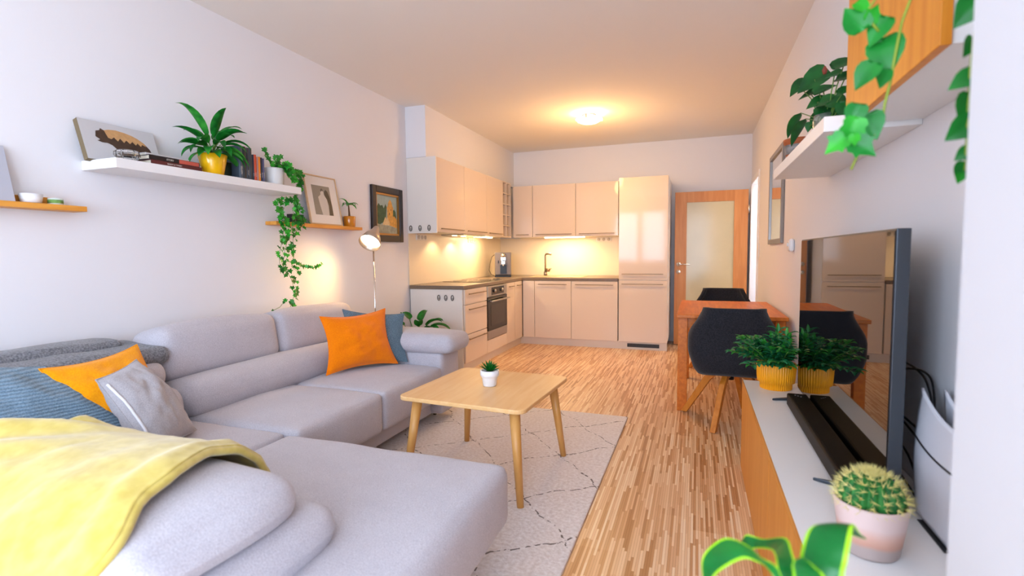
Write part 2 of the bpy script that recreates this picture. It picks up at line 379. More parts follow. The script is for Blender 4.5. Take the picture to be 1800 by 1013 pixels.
# base end panel with three chrome rings
root=thing('cabinet_end_panel',(-2.5,4.65,0),'white end panel under the worktop with three chrome oval rings','panel')
B(XL+.015,XW-.022,4.652,4.67,0,.861).build('panel',CREAMM,root,bevel=.001)
def ring(cx,z,y,root):
    pts=[(cx+.014*math.cos(a),y-.004,z+.026*math.sin(a)) for a in [2*PI*i/20 for i in range(21)]]
    m=MB(); m.tube(pts,.005,8); m.build('ring',mat('grommet_metal','#77736e',.3,metal=.8),root)
    m=MB(); m.cyl((cx,y,z-.006),(cx,y-.006,z-.006),.009,n=12); m.build('ring_core',mat('grommet_core','#b8b0a8',.3,metal=.5),root)
for cx in (-2.49,-2.41,-2.335): ring(cx,.775,4.652,root)
def handle_y(x,y0,y1,z,root,front):
    m=MB(); m.box(x+.018,x+.028,y0,y1,z-.005,z+.005); m.box(x,x+.02,y0+.03,y0+.04,z-.004,z+.004); m.box(x,x+.02,y1-.04,y1-.03,z-.004,z+.004)
    return m.build('handle',NICKEL,front,bevel=.002)
def handle_x(y,x0,x1,z,front):
    m=MB(); m.box(x0,x1,y-.028,y-.018,z-.005,z+.005); m.box(x0+.03,x0+.04,y-.02,y,z-.004,z+.004); m.box(x1-.04,x1-.03,y-.02,y,z-.004,z+.004)
    return m.build('handle',NICKEL,front,bevel=.002)
CARC=mat('carcass_white','#e8e2d8',.5)
def base_left(y0,y1,fronts,label,nm='base_cabinet',hz=None,group=None):
    r=thing(nm,(XW-.3,(y0+y1)/2,.1),label,'cabinet',group)
    B(XL+.02,XW-.023,y0+.001,y1-.001,.1,.86).build('body',CARC,r)
    for a,b,kind in fronts:
        d=B(XW-.021,XW-.002,y0+.002,y1-.002,a+.002,b-.002).build(kind,CREAM,r,bevel=.0015)
        handle_y(XW-.003,y0+.06,y1-.06,b-.05,r,d)
    return r
base_left(4.672,5.245,[(.1,.392,'drawer'),(.395,.70,'drawer'),(.703,.86,'drawer')],'cream gloss three-drawer base cabinet beside the oven','drawer_cabinet')
r=base_left(5.87,6.165,[(.1,.86,'door')],'narrow cream base cabinet right beside the oven',group=None)
r=base_left(6.17,6.47,[(.1,.86,'door')],'narrow cream base cabinet in the inner corner of the left run')
# oven housing & oven
r=thing('oven_cabinet',(XW-.3,5.56,.1),'cream cabinet housing the built-in oven','cabinet')
B(XL+.02,XW-.03,5.248,5.868,.1,.245).build('body',CARC,r); B(XW-.029,XW-.002,5.248,5.868,.102,.245).build('plinth_front',CREAM,r,bevel=.0015)
r=thing('oven',(XW-.3,5.56,.25),'stainless steel and black glass built-in oven under the worktop','oven')
B(XL+.05,XW-.02,5.255,5.862,.25,.855).build('body',BLACK,r)
B(XW-.019,XW+.004,5.252,5.866,.735,.855).build('control_panel',STEEL,r,bevel=.002)
B(XW+.0045,XW+.007,5.37,5.76,.752,.838).build('display',BLACKG,r)
for y in (5.45,5.68): MB().cyl((XW+.007,y,.795),(XW+.026,y,.795),.021,.019,n=20).build('knob',STEEL,r)
dr=B(XW-.019,XW+.006,5.252,5.866,.35,.728).build('door',BLACKG,r,bevel=.002)
B(XW+.0065,XW+.008,5.34,5.78,.40,.64).build('window',mat('oven_glass','#2c2824',.1,spec=.6),dr)
m=MB(); m.box(XW+.04,XW+.055,5.27,5.85,.68,.698); m.box(XW+.006,XW+.04,5.30,5.32,.682,.696); m.box(XW+.006,XW+.04,5.80,5.82,.682,.696); m.build('handle',STEEL,dr,bevel=.004)
B(XW-.019,XW+.006,5.252,5.866,.252,.347).build('lower_panel',STEEL,r,bevel=.002)
# back run base
def base_back(x0,x1,label,nm='base_cabinet',fronts=((.1,.86),),hx=True,top=.86):
    r=thing(nm,((x0+x1)/2,YK+.3,.1),label,'cabinet')
    B(x0+.001,x1-.001,YK+.025,YB-.015,.1,top).build('body',CARC,r)
    for a,b in fronts:
        d=B(x0+.002,x1-.002,YK+.003,YK+.022,a+.002,b-.002).build('door',CREAM,r,bevel=.0015)
        if hx: handle_x(YK+.003,x0+.055,x1-.055,b-.045,d)
    return r
base_back(-2.200,-2.035,'narrow cream filler panel in the corner of the back run','filler_panel',hx=False)
base_back(-2.033,-1.535,'cream gloss base cabinet under the sink and tap')
base_back(-1.533,-.935,'cream gloss base cabinet between sink cabinet and fridge')
# fridge housing
r=thing('fridge_cabinet',(-.63,6.8,.1),'tall cream gloss fridge cabinet with two handled doors','cabinet')
B(-.925,-.335,YK+.025,YB-.01,.1,2.15).build('body',CREAMM,r,bevel=.002)
d=B(-.923,-.337,YK+.003,YK+.022,.882,2.148).build('door',CREAM,r,bevel=.0015); handle_x(YK+.003,-.885,-.385,.955,d)
d=B(-.923,-.337,YK+.003,YK+.022,.102,.876).build('door',CREAM,r,bevel=.0015); handle_x(YK+.003,-.885,-.385,.83,d)
# plinth
r=thing('plinth',(-1.6,6.5,0),'cream kitchen plinth running along the floor under the base cabinets','plinth')
m=MB(); m.box(XW-.06,XW-.045,4.672,YK+.045,0,.098); m.box(XW-.06,-.337,YK+.045,YK+.06,0,.098); m.build('board',mat('plinth_cream','#eadfd0',.3),r,bevel=.001)
g=B(-.817,-.427,YK+.036,YK+.044,.03,.075); g=g.build('vent_grille',BLACK,r)
m=MB()
for z in (.04,.052,.064): m.box(-.81,-.434,YK+.033,YK+.0355,z,z+.003)
m.build('vent_slat',mat('slat_grey','#5a554f',.4),g)
# upper left run
def upper_left(y0,y1,label,xf=-2.5,z0=1.452,z1=2.213):
    r=thing('wall_cabinet',((XL+xf)/2,(y0+y1)/2,z0),label,'cabinet')
    B(XL+.002,xf-.021,y0+.001,y1-.001,z0,z1).build('body',CARC,r)
    d=B(xf-.019,xf,y0+.002,y1-.002,z0+.002,z1-.002).build('door',CREAM,r,bevel=.0015)
    handle_y(xf,y0+.05,y1-.05,z0+.035,r,d); return r
upper_left(4.668,5.32,'cream gloss wall cabinet nearest the living area, beside its white end panel')
upper_left(5.32,5.975,'cream gloss wall cabinet above the hob, with extractor lights below')
upper_left(5.975,6.54,'cream gloss wall cabinet next to the wine rack')
r=thing('wall_cabinet_end_panel',(-2.66,4.65,1.44),'white end panel of the wall cabinets with three chrome oval rings','panel')
B(XL+.002,-2.498,4.648,4.666,1.44,2.213).build('panel',CREAMM,r,bevel=.001)
for cx in (-2.80,-2.69,-2.585): ring(cx,1.492,4.648,r)
# wine rack
r=thing('wine_rack',(-2.66,6.70,1.452),'open cream wine rack column in the corner of the wall cabinets','wine rack')
m=MB(); m.box(XL+.002,-2.5,6.542,6.556,1.452,2.213); m.box(XL+.002,-2.5,6.852,6.866,1.452,2.213); m.box(XL+.002,XL+.012,6.556,6.852,1.452,2.213)
m.box(XL+.012,-2.5,6.556,6.852,1.452,1.466); m.box(XL+.012,-2.5,6.556,6.852,2.199,2.213); m.build('frame',CREAM,r)
m=MB(); m.box(XL+.012,-2.502,6.698,6.710,1.466,2.199); 
m.build('divider',CREAM,r)
for k in range(1,5):
    z=1.466+k*.1466; B(XL+.012,-2.502,6.556,6.852,z-.006,z+.006).build('shelf',CREAM,r)
# uppers back
def upper_back(x0,x1,label):
    y=6.90; r=thing('wall_cabinet',((x0+x1)/2,y+.2,1.452),label,'cabinet')
    B(x0+.001,x1-.001,y+.021,YB-.012,1.452,2.175).build('body',CARC,r)
    d=B(x0+.003,x1-.003,y,y+.019,1.454,2.173).build('door',CREAM,r,bevel=.0015); handle_x(y,x0+.05,x1-.05,1.487,d); return r
upper_back(-2.48,-2.19,'narrow cream wall cabinet in the corner beside the wine rack')
upper_back(-2.188,-1.572,'wide cream wall cabinet above the tap with a light strip below')
upper_back(-1.570,-.992,'wide cream wall cabinet touching the tall fridge cabinet')
# light strips
EM=mat('lamp_strip_glow','#fff3d8',.5,emit='#ffe2ae',estr=9)
r=tag(B(-2.03,-1.46,6.955,6.985,1.437,1.451).build('light_strip',EM),'glowing under-cabinet light strip above the tap','lamp','under-cabinet light strips')
r=tag(B(-2.69,-2.64,5.98,6.5,1.437,1.451).build('light_strip',EM),'glowing under-cabinet light strip above the coffee machine','lamp','under-cabinet light strips')
r=thing('extractor_hood',(-2.68,5.45,1.43),'slim steel extractor hood with two spot lights under the wall cabinet above the hob','extractor hood')
B(XL+.03,-2.52,5.33,5.965,1.440,1.451).build('body',STEEL,r,bevel=.002)
for y in (5.42,5.66): MB().cyl((-2.68,y,1.4399),(-2.68,y,1.436),.03,n=18).build('spot_lamp',EM,r)
# sockets
SOCK=mat('socket_white','#efe6d8',.4)
def socket(label,y=None,x=None):
    if y is not None:
        r=thing('power_socket',(XL+.012,y,1.38),label,'socket')
        B(XL+.010,XL+.024,y-.11,y+.11,1.375,1.44).build('plate',SOCK,r,bevel=.004)
        for k in (-1,0,1): MB().cyl((XL+.0245,y+k*.07,1.407),(XL+.030,y+k*.07,1.407),.022,.022,n=18).build('outlet',mat('outlet_grey','#cfc4b4',.4),r)
    else:
        r=thing('power_socket',(x,YB-.012,1.38),label,'socket')
        B(x-.11,x+.11,YB-.024,YB-.0105,1.385,1.447).build('plate',SOCK,r,bevel=.004)
        for k in (-1,0,1): MB().cyl((x+k*.07,YB-.024,1.415),(x+k*.07,YB-.029,1.415),.022,n=18).build('outlet',mat('outlet_grey','#cfc4b4',.4),r)
socket('triple socket strip on the splashback near the white end panel',y=4.90)
socket('triple socket strip on the splashback right of the extractor hood',y=6.22)
socket('triple socket strip on the splashback beside the fridge cabinet',x=-1.25)
# hob
r=thing('hob',(-2.5,5.56,.9),'black glass induction hob set in the worktop','hob')
B(-2.77,-2.26,5.27,5.86,.9005,.906).build('glass_panel',BLACKG,r,bevel=.002)
for (x,y,q) in ((-2.62,5.42,.08),(-2.62,5.7,.1),(-2.4,5.42,.1),(-2.4,5.7,.08)):
    pts=[(x+q*math.cos(a),y+q*math.sin(a),.9064) for a in [2*PI*i/32 for i in range(33)]]; MB().tube(pts,.0012,5).build('cooking_zone',mat('zone_grey','#77716c',.4),r)
tag(B(-2.40,-2.36,5.90,6.06,.901,.912).build('phone',BLACK,bevel=.004),'small black slab lying on the worktop beyond the hob','gadget')
# sink + tap
r=thing('sink',(-1.75,6.85,.9),'beige inset sink with drainer under the tap','sink')
m=MB(); m.box(-2.15,-1.42,6.58,7.0,.901,.906); m.build('rim',mat('sink_beige','#cbb18c',.4),r,bevel=.002)
m=MB(); m.box(-2.08,-1.78,6.63,6.95,.9065,.9075); m.build('basin',mat('sink_basin','#a58d6e',.4),r)
r=thing('tap',(-2.05,7.06,.9),'brushed metal kitchen tap with angled spout and side lever','tap')
m=MB(); m.cyl((-2.05,7.06,.901),(-2.05,7.06,.96),.024,n=16); m.build('base',STEEL,r)
m=MB(); m.tube([(-2.05,7.06,.955),(-2.05,7.06,1.17),(-2.048,7.055,1.20),(-2.03,7.03,1.215),(-1.93,6.93,1.215)],.013,10); m.cyl((-1.94,6.94,1.215),(-1.94,6.94,1.195),.014,n=10); m.build('spout',STEEL,r)
m=MB(); m.cyl((-2.04,7.05,.985),(-1.985,7.03,.985),.024,n=16); m.cyl((-1.985,7.03,.985),(-1.95,7.02,1.01),.005,n=8); m.build('lever',NICKEL,r)
# coffee machine
r=thing('coffee_machine',(-2.53,6.72,.9),'silver bean-to-cup coffee machine in the corner of the worktop','coffee machine')
SIL=mat('silver_plastic','#8f8a88',.45,metal=.3)
B(-2.655,-2.425,6.62,6.90,.925,1.245).build('body',SIL,r,bevel=.012)
B(-2.653,-2.427,6.57,6.90,.902,.924).build('drip_tray',BLACK,r,bevel=.004)
B(-2.650,-2.430,6.602,6.6195,.93,1.24).build('front_panel',mat('coffee_front','#776f70',.45,metal=.1),r,bevel=.006)
MB().cyl((-2.535,6.600,1.20),(-2.535,6.585,1.20),.032,n=20).build('dial',CHROME,r)
m=MB(); m.box(-2.57,-2.50,6.585,6.601,1.13,1.175); m.box(-2.56,-2.51,6.55,6.6,1.08,1.125); m.cyl((-2.535,6.57,1.08),(-2.535,6.57,1.05),.01,n=10); m.build('spout',CHROME,r,bevel=.004)
B(-2.58,-2.49,6.594,6.601,.945,1.07).build('cup_bay',BLACK,r)
m=MB(); m.box(-2.61,-2.595,6.594,6.6,1.09,1.13); m.build('buttons',BLACK,r)
m=MB(); m.tube([(-2.665,6.80,1.21),(-2.70,6.80,1.18),(-2.73,6.78,1.08),(-2.74,6.76,.99),(-2.71,6.76,.93),(-2.67,6.78,.915)],.004,6); m.build('power_cord',BLACK,r)
r.rotation_euler=(0,0,math.radians(20)); r.location.x-=.03

# ================================================================ DOOR (open leaf at the end of the room)
struct(B(XR-.03,XR-.013,6.985,7.14,0,2.03).build('trim_3',WHITE))
r=struct(thing('door_1',(.16,7.02,0),'open beech door with a large frosted glass pane at the end of the room','door'))
x0,x1=-.277,.590; zt=1.995
m=MB(); m.box(x0,x0+.145,7.0,7.04,.01,zt); m.box(x1-.16,x1,7.0,7.04,.01,zt); m.box(x0+.145,x1-.16,7.0,7.04,1.86,zt); m.box(x0+.145,x1-.16,7.0,7.04,.01,.25)
m.build('leaf',DOORW,r,bevel=.001)
B(x0+.145,x1-.16,7.012,7.028,.25,1.86).build('glass_pane',mat('frosted_glass','#d6cba4',.14,spec=.35,var=.04,vscale=3),r)
def dhandle():
    m=MB(); m.cyl((x0+.05,7.0,1.065),(x0+.05,6.992,1.065),.026,n=20); m.cyl((x0+.05,6.992,1.065),(x0+.05,6.955,1.065),.01,n=12)
    m.tube([(x0+.05,6.955,1.065),(x0+.07,6.952,1.065),(x0+.19,6.955,1.063)],.009,10); m.cyl((x0+.05,7.0,.965),(x0+.05,6.992,.965),.026,n=20); m.cyl((x0+.05,6.992,.965),(x0+.05,6.985,.965),.010,n=12)
    return m
dhandle().build('handle',CHROME,r)
m=MB(); m.cyl((x1+.006,6.995,1.70),(x1+.006,6.995,1.80),.008,n=10); m.cyl((x1+.006,6.995,.30),(x1+.006,6.995,.40),.008,n=10); m.build('hinge',CHROME,r)

# ================================================================ CEILING LIGHT
r=thing('ceiling_light',(-1.12,5.57,H),'glowing white glass dish ceiling light above the kitchen','ceiling light')
MB().lathe([(.06,H-.045),(.075,H-.03),(.075,H-.002)],-1.12,5.57,24).build('mount',CHROME,r)
MB().lathe([(.001,H-.115),(.05,H-.112),(.095,H-.10),(.13,H-.078),(.145,H-.066),(.140,H-.062),(.095,H-.09),(.001,H-.10)],-1.12,5.57,40).build('glass_dish',mat('lamp_dish_glow','#fff4e0',.3,emit='#ffe6bd',estr=7),r)
for a in (2.7,.4,4.7):
    c,s=math.cos(a),math.sin(a); MB().box(-1.12+.142*c-.008,-1.12+.142*c+.008,5.57+.142*s-.008,5.57+.142*s+.008,H-.085,H-.046).build('clip',CHROME,r)
m=MB(); 
for a in (2.7,.4,4.7): m.cyl((-1.12,5.57,H-.04),(-1.12+.158*math.cos(a),5.57+.158*math.sin(a),H-.05),.004,n=6)
m.build('arms',CHROME,r)

# ================================================================ SOFA
r=thing('corner_sofa',(-2.1,2.0,0),'large light grey fabric corner sofa with chaise against the left wall','sofa')
def sp(name,*a,mat_=SOFAF,**k):
    m=MB(); m.soft(*a,**k); o=m.build(name,mat_,r)
    if 'base' not in name and 'shell' not in name:
        md=o.modifiers.new('soften','SMOOTH'); md.factor=.5; md.iterations=7
    return o
sp('base',-2.78,-1.77,.62,3.42,.075,.25,r=.02,puff=0)
sp('base',-1.77,-.79,.66,1.72,.075,.22,r=.02,puff=0)
def dimple(c,d=.012,rr=.06):
    c=Vector(c)
    def fn(q):
        e=(Vector((q.x,q.y,0))-Vector((c.x,c.y,0))).length
        if q.z>.38: q=q.copy(); q.z-=d*math.exp(-(e/rr)**2)
        return q
    return fn
sp('seat_cushion',-2.45,-1.665,1.765,2.435,.20,.435,r=.035,puff=.022,seg=14,fn=dimple((-2.05,2.12,0)),wob=.006,ws=6)
sp('seat_cushion',-2.45,-1.665,2.438,3.145,.20,.435,r=.035,puff=.022,seg=10,wob=.006,ws=6)
sp('seat_cushion',-2.47,-1.725,.95,1.762,.20,.425,r=.03,puff=.006,seg=10,wob=.004,ws=6)
sp('chaise_cushion',-1.722,-.655,.72,1.765,.185,.425,r=.045,puff=.03,seg=16,wob=.008,ws=5)
sp('back_shell',-2.825,-2.55,.60,3.42,.075,.60,r=.03,puff=0)
sp('lumbar_cushion',-2.62,-2.27,1.745,3.15,.395,.600,r=.085,puff=.012,seg=10,rot=(0,-.10,0),wob=.006,ws=5)
sp('lumbar_cushion',-2.62,-2.27,.95,1.735,.395,.600,r=.085,puff=.012,rot=(0,-.10,0))
def head(y0,y1):
    sp('headrest',-2.745,-2.475,y0,y1,.565,.845,r=.062,puff=.022,seg=9,rot=(0,-.16,0),wob=.008,ws=4)
head(1.765,2.515); head(2.52,3.27)
sp('folded_headrest',-2.79,-2.42,.95,1.755,.56,.715,r=.07,puff=.01)
sp('armrest',-2.56,-1.675,3.15,3.45,.075,.53,r=.045,puff=0)
sp('armrest_cushion',-2.52,-1.59,3.12,3.47,.515,.655,r=.06,puff=.018,wob=.006)
sp('near_backrest',-2.56,-.86,.46,.78,.075,.42,r=.04,puff=0)
def rollfn(q): return q
sp('near_lumbar_cushion',-2.50,-.905,.60,1.13,.405,.55,r=.078,puff=.015,seg=10,wob=.006,ws=5)
sp('near_headrest',-1.80,-.955,.575,1.035,.525,.660,r=.066,puff=.045,seg=12,wob=.006,ws=5)
sp('near_headrest',-2.74,-1.81,.62,1.10,.525,.645,r=.06,puff=.02,seg=10)
LEG=mat('sofa_leg_metal','#5c5650',.35,metal=.8)
for (x,y) in ((-1.84,3.34),(-1.84,1.95),(-.88,1.64),(-.88,.75),(-2.7,.75),(-2.7,3.34)):
    MB().cyl((x,y,0.0),(x,y,.078),.012,.016,n=12).build('leg',LEG,r)

# ---------------------------------------------------------------- cushions
def pillow(name,TL,TR,BR,BL,t,mat_,label,pinch=.12,seed=0,n=30,wr=.010,cat='cushion',zipper=False,group=None):
    TL,TR,BR,BL=map(Vector,(TL,TR,BR,BL)); nrm=((TR-TL)+(BR-BL)).cross((TL-BL)+(TR-BR)).normalized(); C=(TL+TR+BR+BL)/4
    def P(side):
        def f(a,b):
            u,v=2*a-1,2*b-1
            uu=u*(1-pinch*(1-v*v)); vv=v*(1-pinch*(1-u*u)); a2,b2=(uu+1)/2,(vv+1)/2
            p=(BL*(1-a2)+BR*a2)*(1-b2)+(TL*(1-a2)+TR*a2)*b2
            h=max(0,(1-u*u)*(1-v*v))**.55
            w=noise.noise(Vector((u*2.2+seed,v*2.2,side*3)))*wr*2+noise.noise(Vector((u*5+seed,v*5,side*3+9)))*wr
            e=1-max(abs(u),abs(v))**8
            return p+nrm*side*(t/2*h+w*h)*1.0
        return f
    m=MB(); m.grid(P(1),n,n); k=len(m.v); m.grid(P(-1),n,n)
    # flip the second sheet
    for i in range(n*n,2*n*n): m.f[i]=m.f[i][::-1]
    root=thing(name,(C.x,C.y,min(v.z for v in m.v)),label,cat,group)
    o=m.build('cover',mat_,root)
    # seam piping round the edge
    f=P(1); pts=[f(i/n,0) for i in range(n)]+[f(1,i/n) for i in range(n)]+[f(1-i/n,1) for i in range(n)]+[f(0,1-i/n) for i in range(n+1)]
    MB().tube(pts,.0028,6).build('seam',mat_,root)
    if zipper:
        f=P(1); MB().tube([f(.03,.1+.8*i/16)+nrm*.004 for i in range(17)],.006,6).build('zipper',mat('zipper_white','#e6e6ea',.4),root)
    return root
ORG=fabric('orange_cotton','#ff8c00','#f57a00',500,.3)
ORG2=fabric('mustard_cotton','#fba800','#f29400',500,.3)
BLU=fabric('blue_grey_waffle','#7f97a5','#5c7482',500,.7,rib=700)
BLU2=fabric('blue_knit','#8fa6b6','#6a8496',500,.8,rib=560,lines=True)
GRY=fabric('pale_grey_cushion','#bdb8ba','#a7a2a6',600,.4)
pillow('cushion',(-2.28,2.64,.825),(-2.10,3.11,.835),(-1.965,3.05,.455),(-2.19,2.58,.46),.15,ORG,'orange square cushion at the far end of the sofa leaning on a blue one',seed=1,pinch=.15)
pillow('cushion',(-2.33,2.93,.84),(-2.00,3.20,.79),(-1.93,3.12,.455),(-2.25,2.86,.46),.09,BLU,'blue-grey waffle-weave cushion behind the orange one at the far armrest',seed=2)
pillow('cushion',(-2.40,1.21,.785),(-2.42,1.595,.815),(-2.20,1.66,.455),(-2.15,1.20,.47),.12,ORG2,'orange-yellow cushion in the near corner of the sofa, between throw and grey cushion',seed=3,pinch=.13)
pillow('cushion',(-2.17,1.27,.745),(-2.27,1.49,.775),(-2.10,1.62,.44),(-1.96,1.33,.44),.17,GRY,'pale grey cushion with a white zip in front of the orange-yellow one',seed=4,pinch=.05,zipper=True)
pillow('cushion',(-2.66,.80,.86),(-2.42,1.24,.785),(-2.13,1.42,.50),(-2.33,.90,.62),.13,BLU2,'blue ribbed knit cushion leaning at the left edge of the picture',seed=5,pinch=.04)
# ---------------------------------------------------------------- throws
FLE=fabric('grey_fleece','#8d8e93','#606166',300,.9)
m=MB()
m.soft(-2.80,-2.455,.88,1.785,.695,.785,r=.042,puff=.012,seg=20,wob=.007,ws=8,rot=(0,.06,0))
m.soft(-2.815,-2.60,.90,1.66,.765,.822,r=.027,puff=.008,seg=20,wob=.007,ws=9)
tag(m.build('throw_blanket',FLE),'folded dark grey fleece throw lying on the back of the sofa','blanket')
YEL=fabric('yellow_fleece','#d9c366','#c9b04e',60,.9,sheen=.5)
def drape(u,v):
    # v runs across the folded headrest from the far side to the near side, u from the left end to the right hem
    prof=[(1.205,.445),(1.165,.47),(1.135,.54),(1.09,.625),(1.02,.685),(.92,.716),(.80,.722),(.70,.706),(.615,.66),(.562,.60),(.548,.52),(.540,.44),(.535,.36),(.53,.28)]
    v=v*(.74+.26*u)
    k=v*(len(prof)-1); i=min(int(k),len(prof)-2); f=k-i
    y=prof[i][0]*(1-f)+prof[i+1][0]*f; z=prof[i][1]*(1-f)+prof[i+1][1]*f
    hp=[(0,-1.19),(.35,-1.165),(.5,-1.10),(.62,-1.03),(.7,-1.05),(.8,-1.10),(1,-1.15)]
    for (v0,h0),(v1,h1) in zip(hp,hp[1:]):
        if v0<=v<=v1: t=(v-v0)/(v1-v0); hem=h0+(h1-h0)*t*t*(3-2*t)
    left=-1.80-.45*max(0,v-.35)
    x=left+(hem-left)*u
    n1=noise.noise(Vector((x*2.1,y*3,z*3)))*.016+noise.noise(Vector((x*8,y*5,z*2+5)))*.012*(.4+v)
    fold=.018*math.sin(x*21+y*8)*max(0,v-.5)/.5
    ls=max(0,1-u*2.2)
    z+=max(-.003,n1)*(1 if v<.7 else .3)+ls*.03*(1+math.sin(v*46+u*16))*.6*min(1,max(0,v-.22)*8)
    y+=-abs(n1)*.7*(v>.55)+(.5*n1 if v<.2 else 0)-abs(fold)
    z+=.012*math.exp(-((u-.93)/.04)**2)
    return Vector((x,y,z))
m=MB(); m.grid(drape,90,64)
root=thing('throw_blanket',(-1.75,.9,.30),'pale yellow fleece blanket draped over the near sofa headrest','blanket')
m.build('cloth',YEL,root,solid=.012)
hem=MB(); hem.tube([drape(1,i/50)+Vector((0,0,-.002)) for i in range(51)],.011,8); hem.tube([drape(.955,i/50)+Vector((0,0,.003)) for i in range(51)],.006,8); hem.build('hem',YEL,root)

# ================================================================ RUG
m=MB(); m.box(-2.06,-.463,1.44,3.742,.0005,.015)
tag(m.build('rug',rug_mat(),bevel=.005,origin=(-.463,1.44,0)),'cream rug with thin dark diamond lines under the coffee table','rug')

# ================================================================ COFFEE TABLE
r=thing('coffee_table',(-1.075,2.565,0),'square light beech coffee table with rounded corners on the rug','table')
ct=Matrix.Translation((-1.075,2.565,0))@Matrix.Rotation(-.06,4,'Z')
def rrect(w,h,rad,n=6):
    p=[]
    for cx,cy,a0 in ((w-rad,h-rad,0),(-w+rad,h-rad,PI/2),(-w+rad,-h+rad,PI),(w-rad,-h+rad,1.5*PI)):
        for i in range(n+1): a=a0+PI/2*i/n; p.append((cx+rad*math.cos(a),cy+rad*math.sin(a)))
    return p
MB().prism(rrect(.352,.362,.05),.468,.490,ct).build('tabletop',BEECH,r,bevel=.005,seg=3)
BL_=wood('beech_leg','#e2aa62','#d6994e','Z',3,.35)
for sx in (-1,1):
    for sy in (-1,1):
        a=ct@Vector((sx*.275,sy*.28,.468)); b=ct@Vector((sx*.325,sy*.335,.0155))
        MB().cyl(b,a,.0165,.027,n=20).build('leg',BL_,r)

# ================================================================ plants helpers
def leaf(m, base, d, L, w, droop=.4, fold=.15, n=8, mi=0, tip=1.0, side=None, edge=None, shape='lance', twist=0):
    """one blade: from base along direction d, bending down by droop"""
    base=Vector(base); d=Vector(d).normalized(); up=Vector((0,0,1)); sd=d.cross(up)
    if sd.length<.05: sd=Vector((1,0,0)).cross(d)
    sd.normalize()
    if twist: sd=Matrix.Rotation(twist,3,d)@sd
    pts=[];p=base.copy();dd=d.copy(); st=L/n; rows=[]
    for i in range(n+1):
        t=i/n
        if shape=='lance': ww=w*math.sin(PI*min(1,t**.75))**.8 if 0<t<1 else .0006
        elif shape=='strap': ww=w*(.55+.45*math.sin(PI*min(1,t*1.1)))*(1 if t<.8 else math.sqrt(max(0,1-((t-.8)/.2)**2)))
        else: ww=w*math.sin(PI*min(1,t**.6))**.6 if 0<t<1 else .0006
        ww=max(ww,.0006)
        nrm=sd.cross(dd).normalized()
        rows.append([p+sd*(-ww/2)+nrm*fold*ww, p+sd*(-ww*.38)+nrm*fold*ww*.6, p-nrm*0, p+sd*(ww*.38)+nrm*fold*ww*.6, p+sd*ww/2+nrm*fold*ww])
        p=p+dd*st; dd=(dd+Vector((0,0,-droop/n*2*(.3+t)))).normalized()
    vs=[q for r_ in rows for q in r_]
    fs=[];e=[]
    b=len(m.v)
    m.v+=vs
    for i in range(n):
        for j in range(4):
            m.f.append([b+i*5+j,b+i*5+j+1,b+(i+1)*5+j+1,b+(i+1)*5+j]); m.sm.append(True)
            m.m.append(edge if (edge is not None and j in (0,3)) else mi)
    return rows[-1][2]
def star_leaf(m,c,nrm,up,s,mi=0):
    """five-lobed ivy leaf"""
    c=Vector(c);nrm=Vector(nrm).normalized(); up=Vector(up); up=(up-nrm*up.dot(nrm)).normalized(); rt=nrm.cross(up)
    prof=[(0,-.35),(.22,-.52),(.42,-.42),(.30,-.12),(.62,.05),(.26,.22),(0,.72)]
    pr=prof+[(-x,y) for x,y in prof[-2:0:-1]]
    vs=[c-nrm*s*.06]+[c+rt*x*s+up*y*s+nrm*s*(.10*abs(x)-.08*abs(y)) for x,y in pr]
    m.add(vs,[(0,i,i%len(pr)+1) for i in range(1,len(pr)+1)],True,mi)
def heart_leaf(m,c,nrm,up,s,mi=0,lobed=False):
    c=Vector(c);nrm=Vector(nrm).normalized(); up=Vector(up); up=(up-nrm*up.dot(nrm)).normalized(); rt=nrm.cross(up)
    if lobed: prof=[(0,-.36),(.14,-.48),(.34,-.46),(.46,-.26),(.40,-.10),(.50,.10),(.30,.14),(.16,.34),(0,.62)]
    else: prof=[(0,-.34),(.12,-.47),(.30,-.48),(.45,-.34),(.48,-.10),(.40,.14),(.24,.36),(.10,.54),(0,.66)]
    cols=[0,.35,.7,1]
    vs=[]
    n=len(prof)
    for x,y in prof:
        for k in range(-3,4):
            f=k/3; vs.append(c+rt*x*f*s+up*(y)*s+nrm*s*(.22*abs(x*f)-.16*y*y))
    fs=[(i*7+j,i*7+j+1,(i+1)*7+j+1,(i+1)*7+j) for i in range(n-1) for j in range(6)]
    m.add(vs,fs,True,mi)
G1=leafmat('deep_green_leaf','#0d5a1c','#1b8228'); G2=leafmat('mid_green_leaf','#1c7a2a','#3fa33a'); G3=leafmat('bright_green_leaf','#1fa02c','#52c83a')
IV=leafmat('ivy_green_leaf','#156b1f','#3a9a2a',12); LIME=leafmat('lime_leaf_edge','#8fdc10','#b4f02c'); G4=leafmat('dark_teal_leaf','#146a40','#34925a')
STEM=mat('green_stem','#5e8a3a',.5); BRN=mat('brown_stem','#6b4a2e',.8,bump=.6,bscale=90)
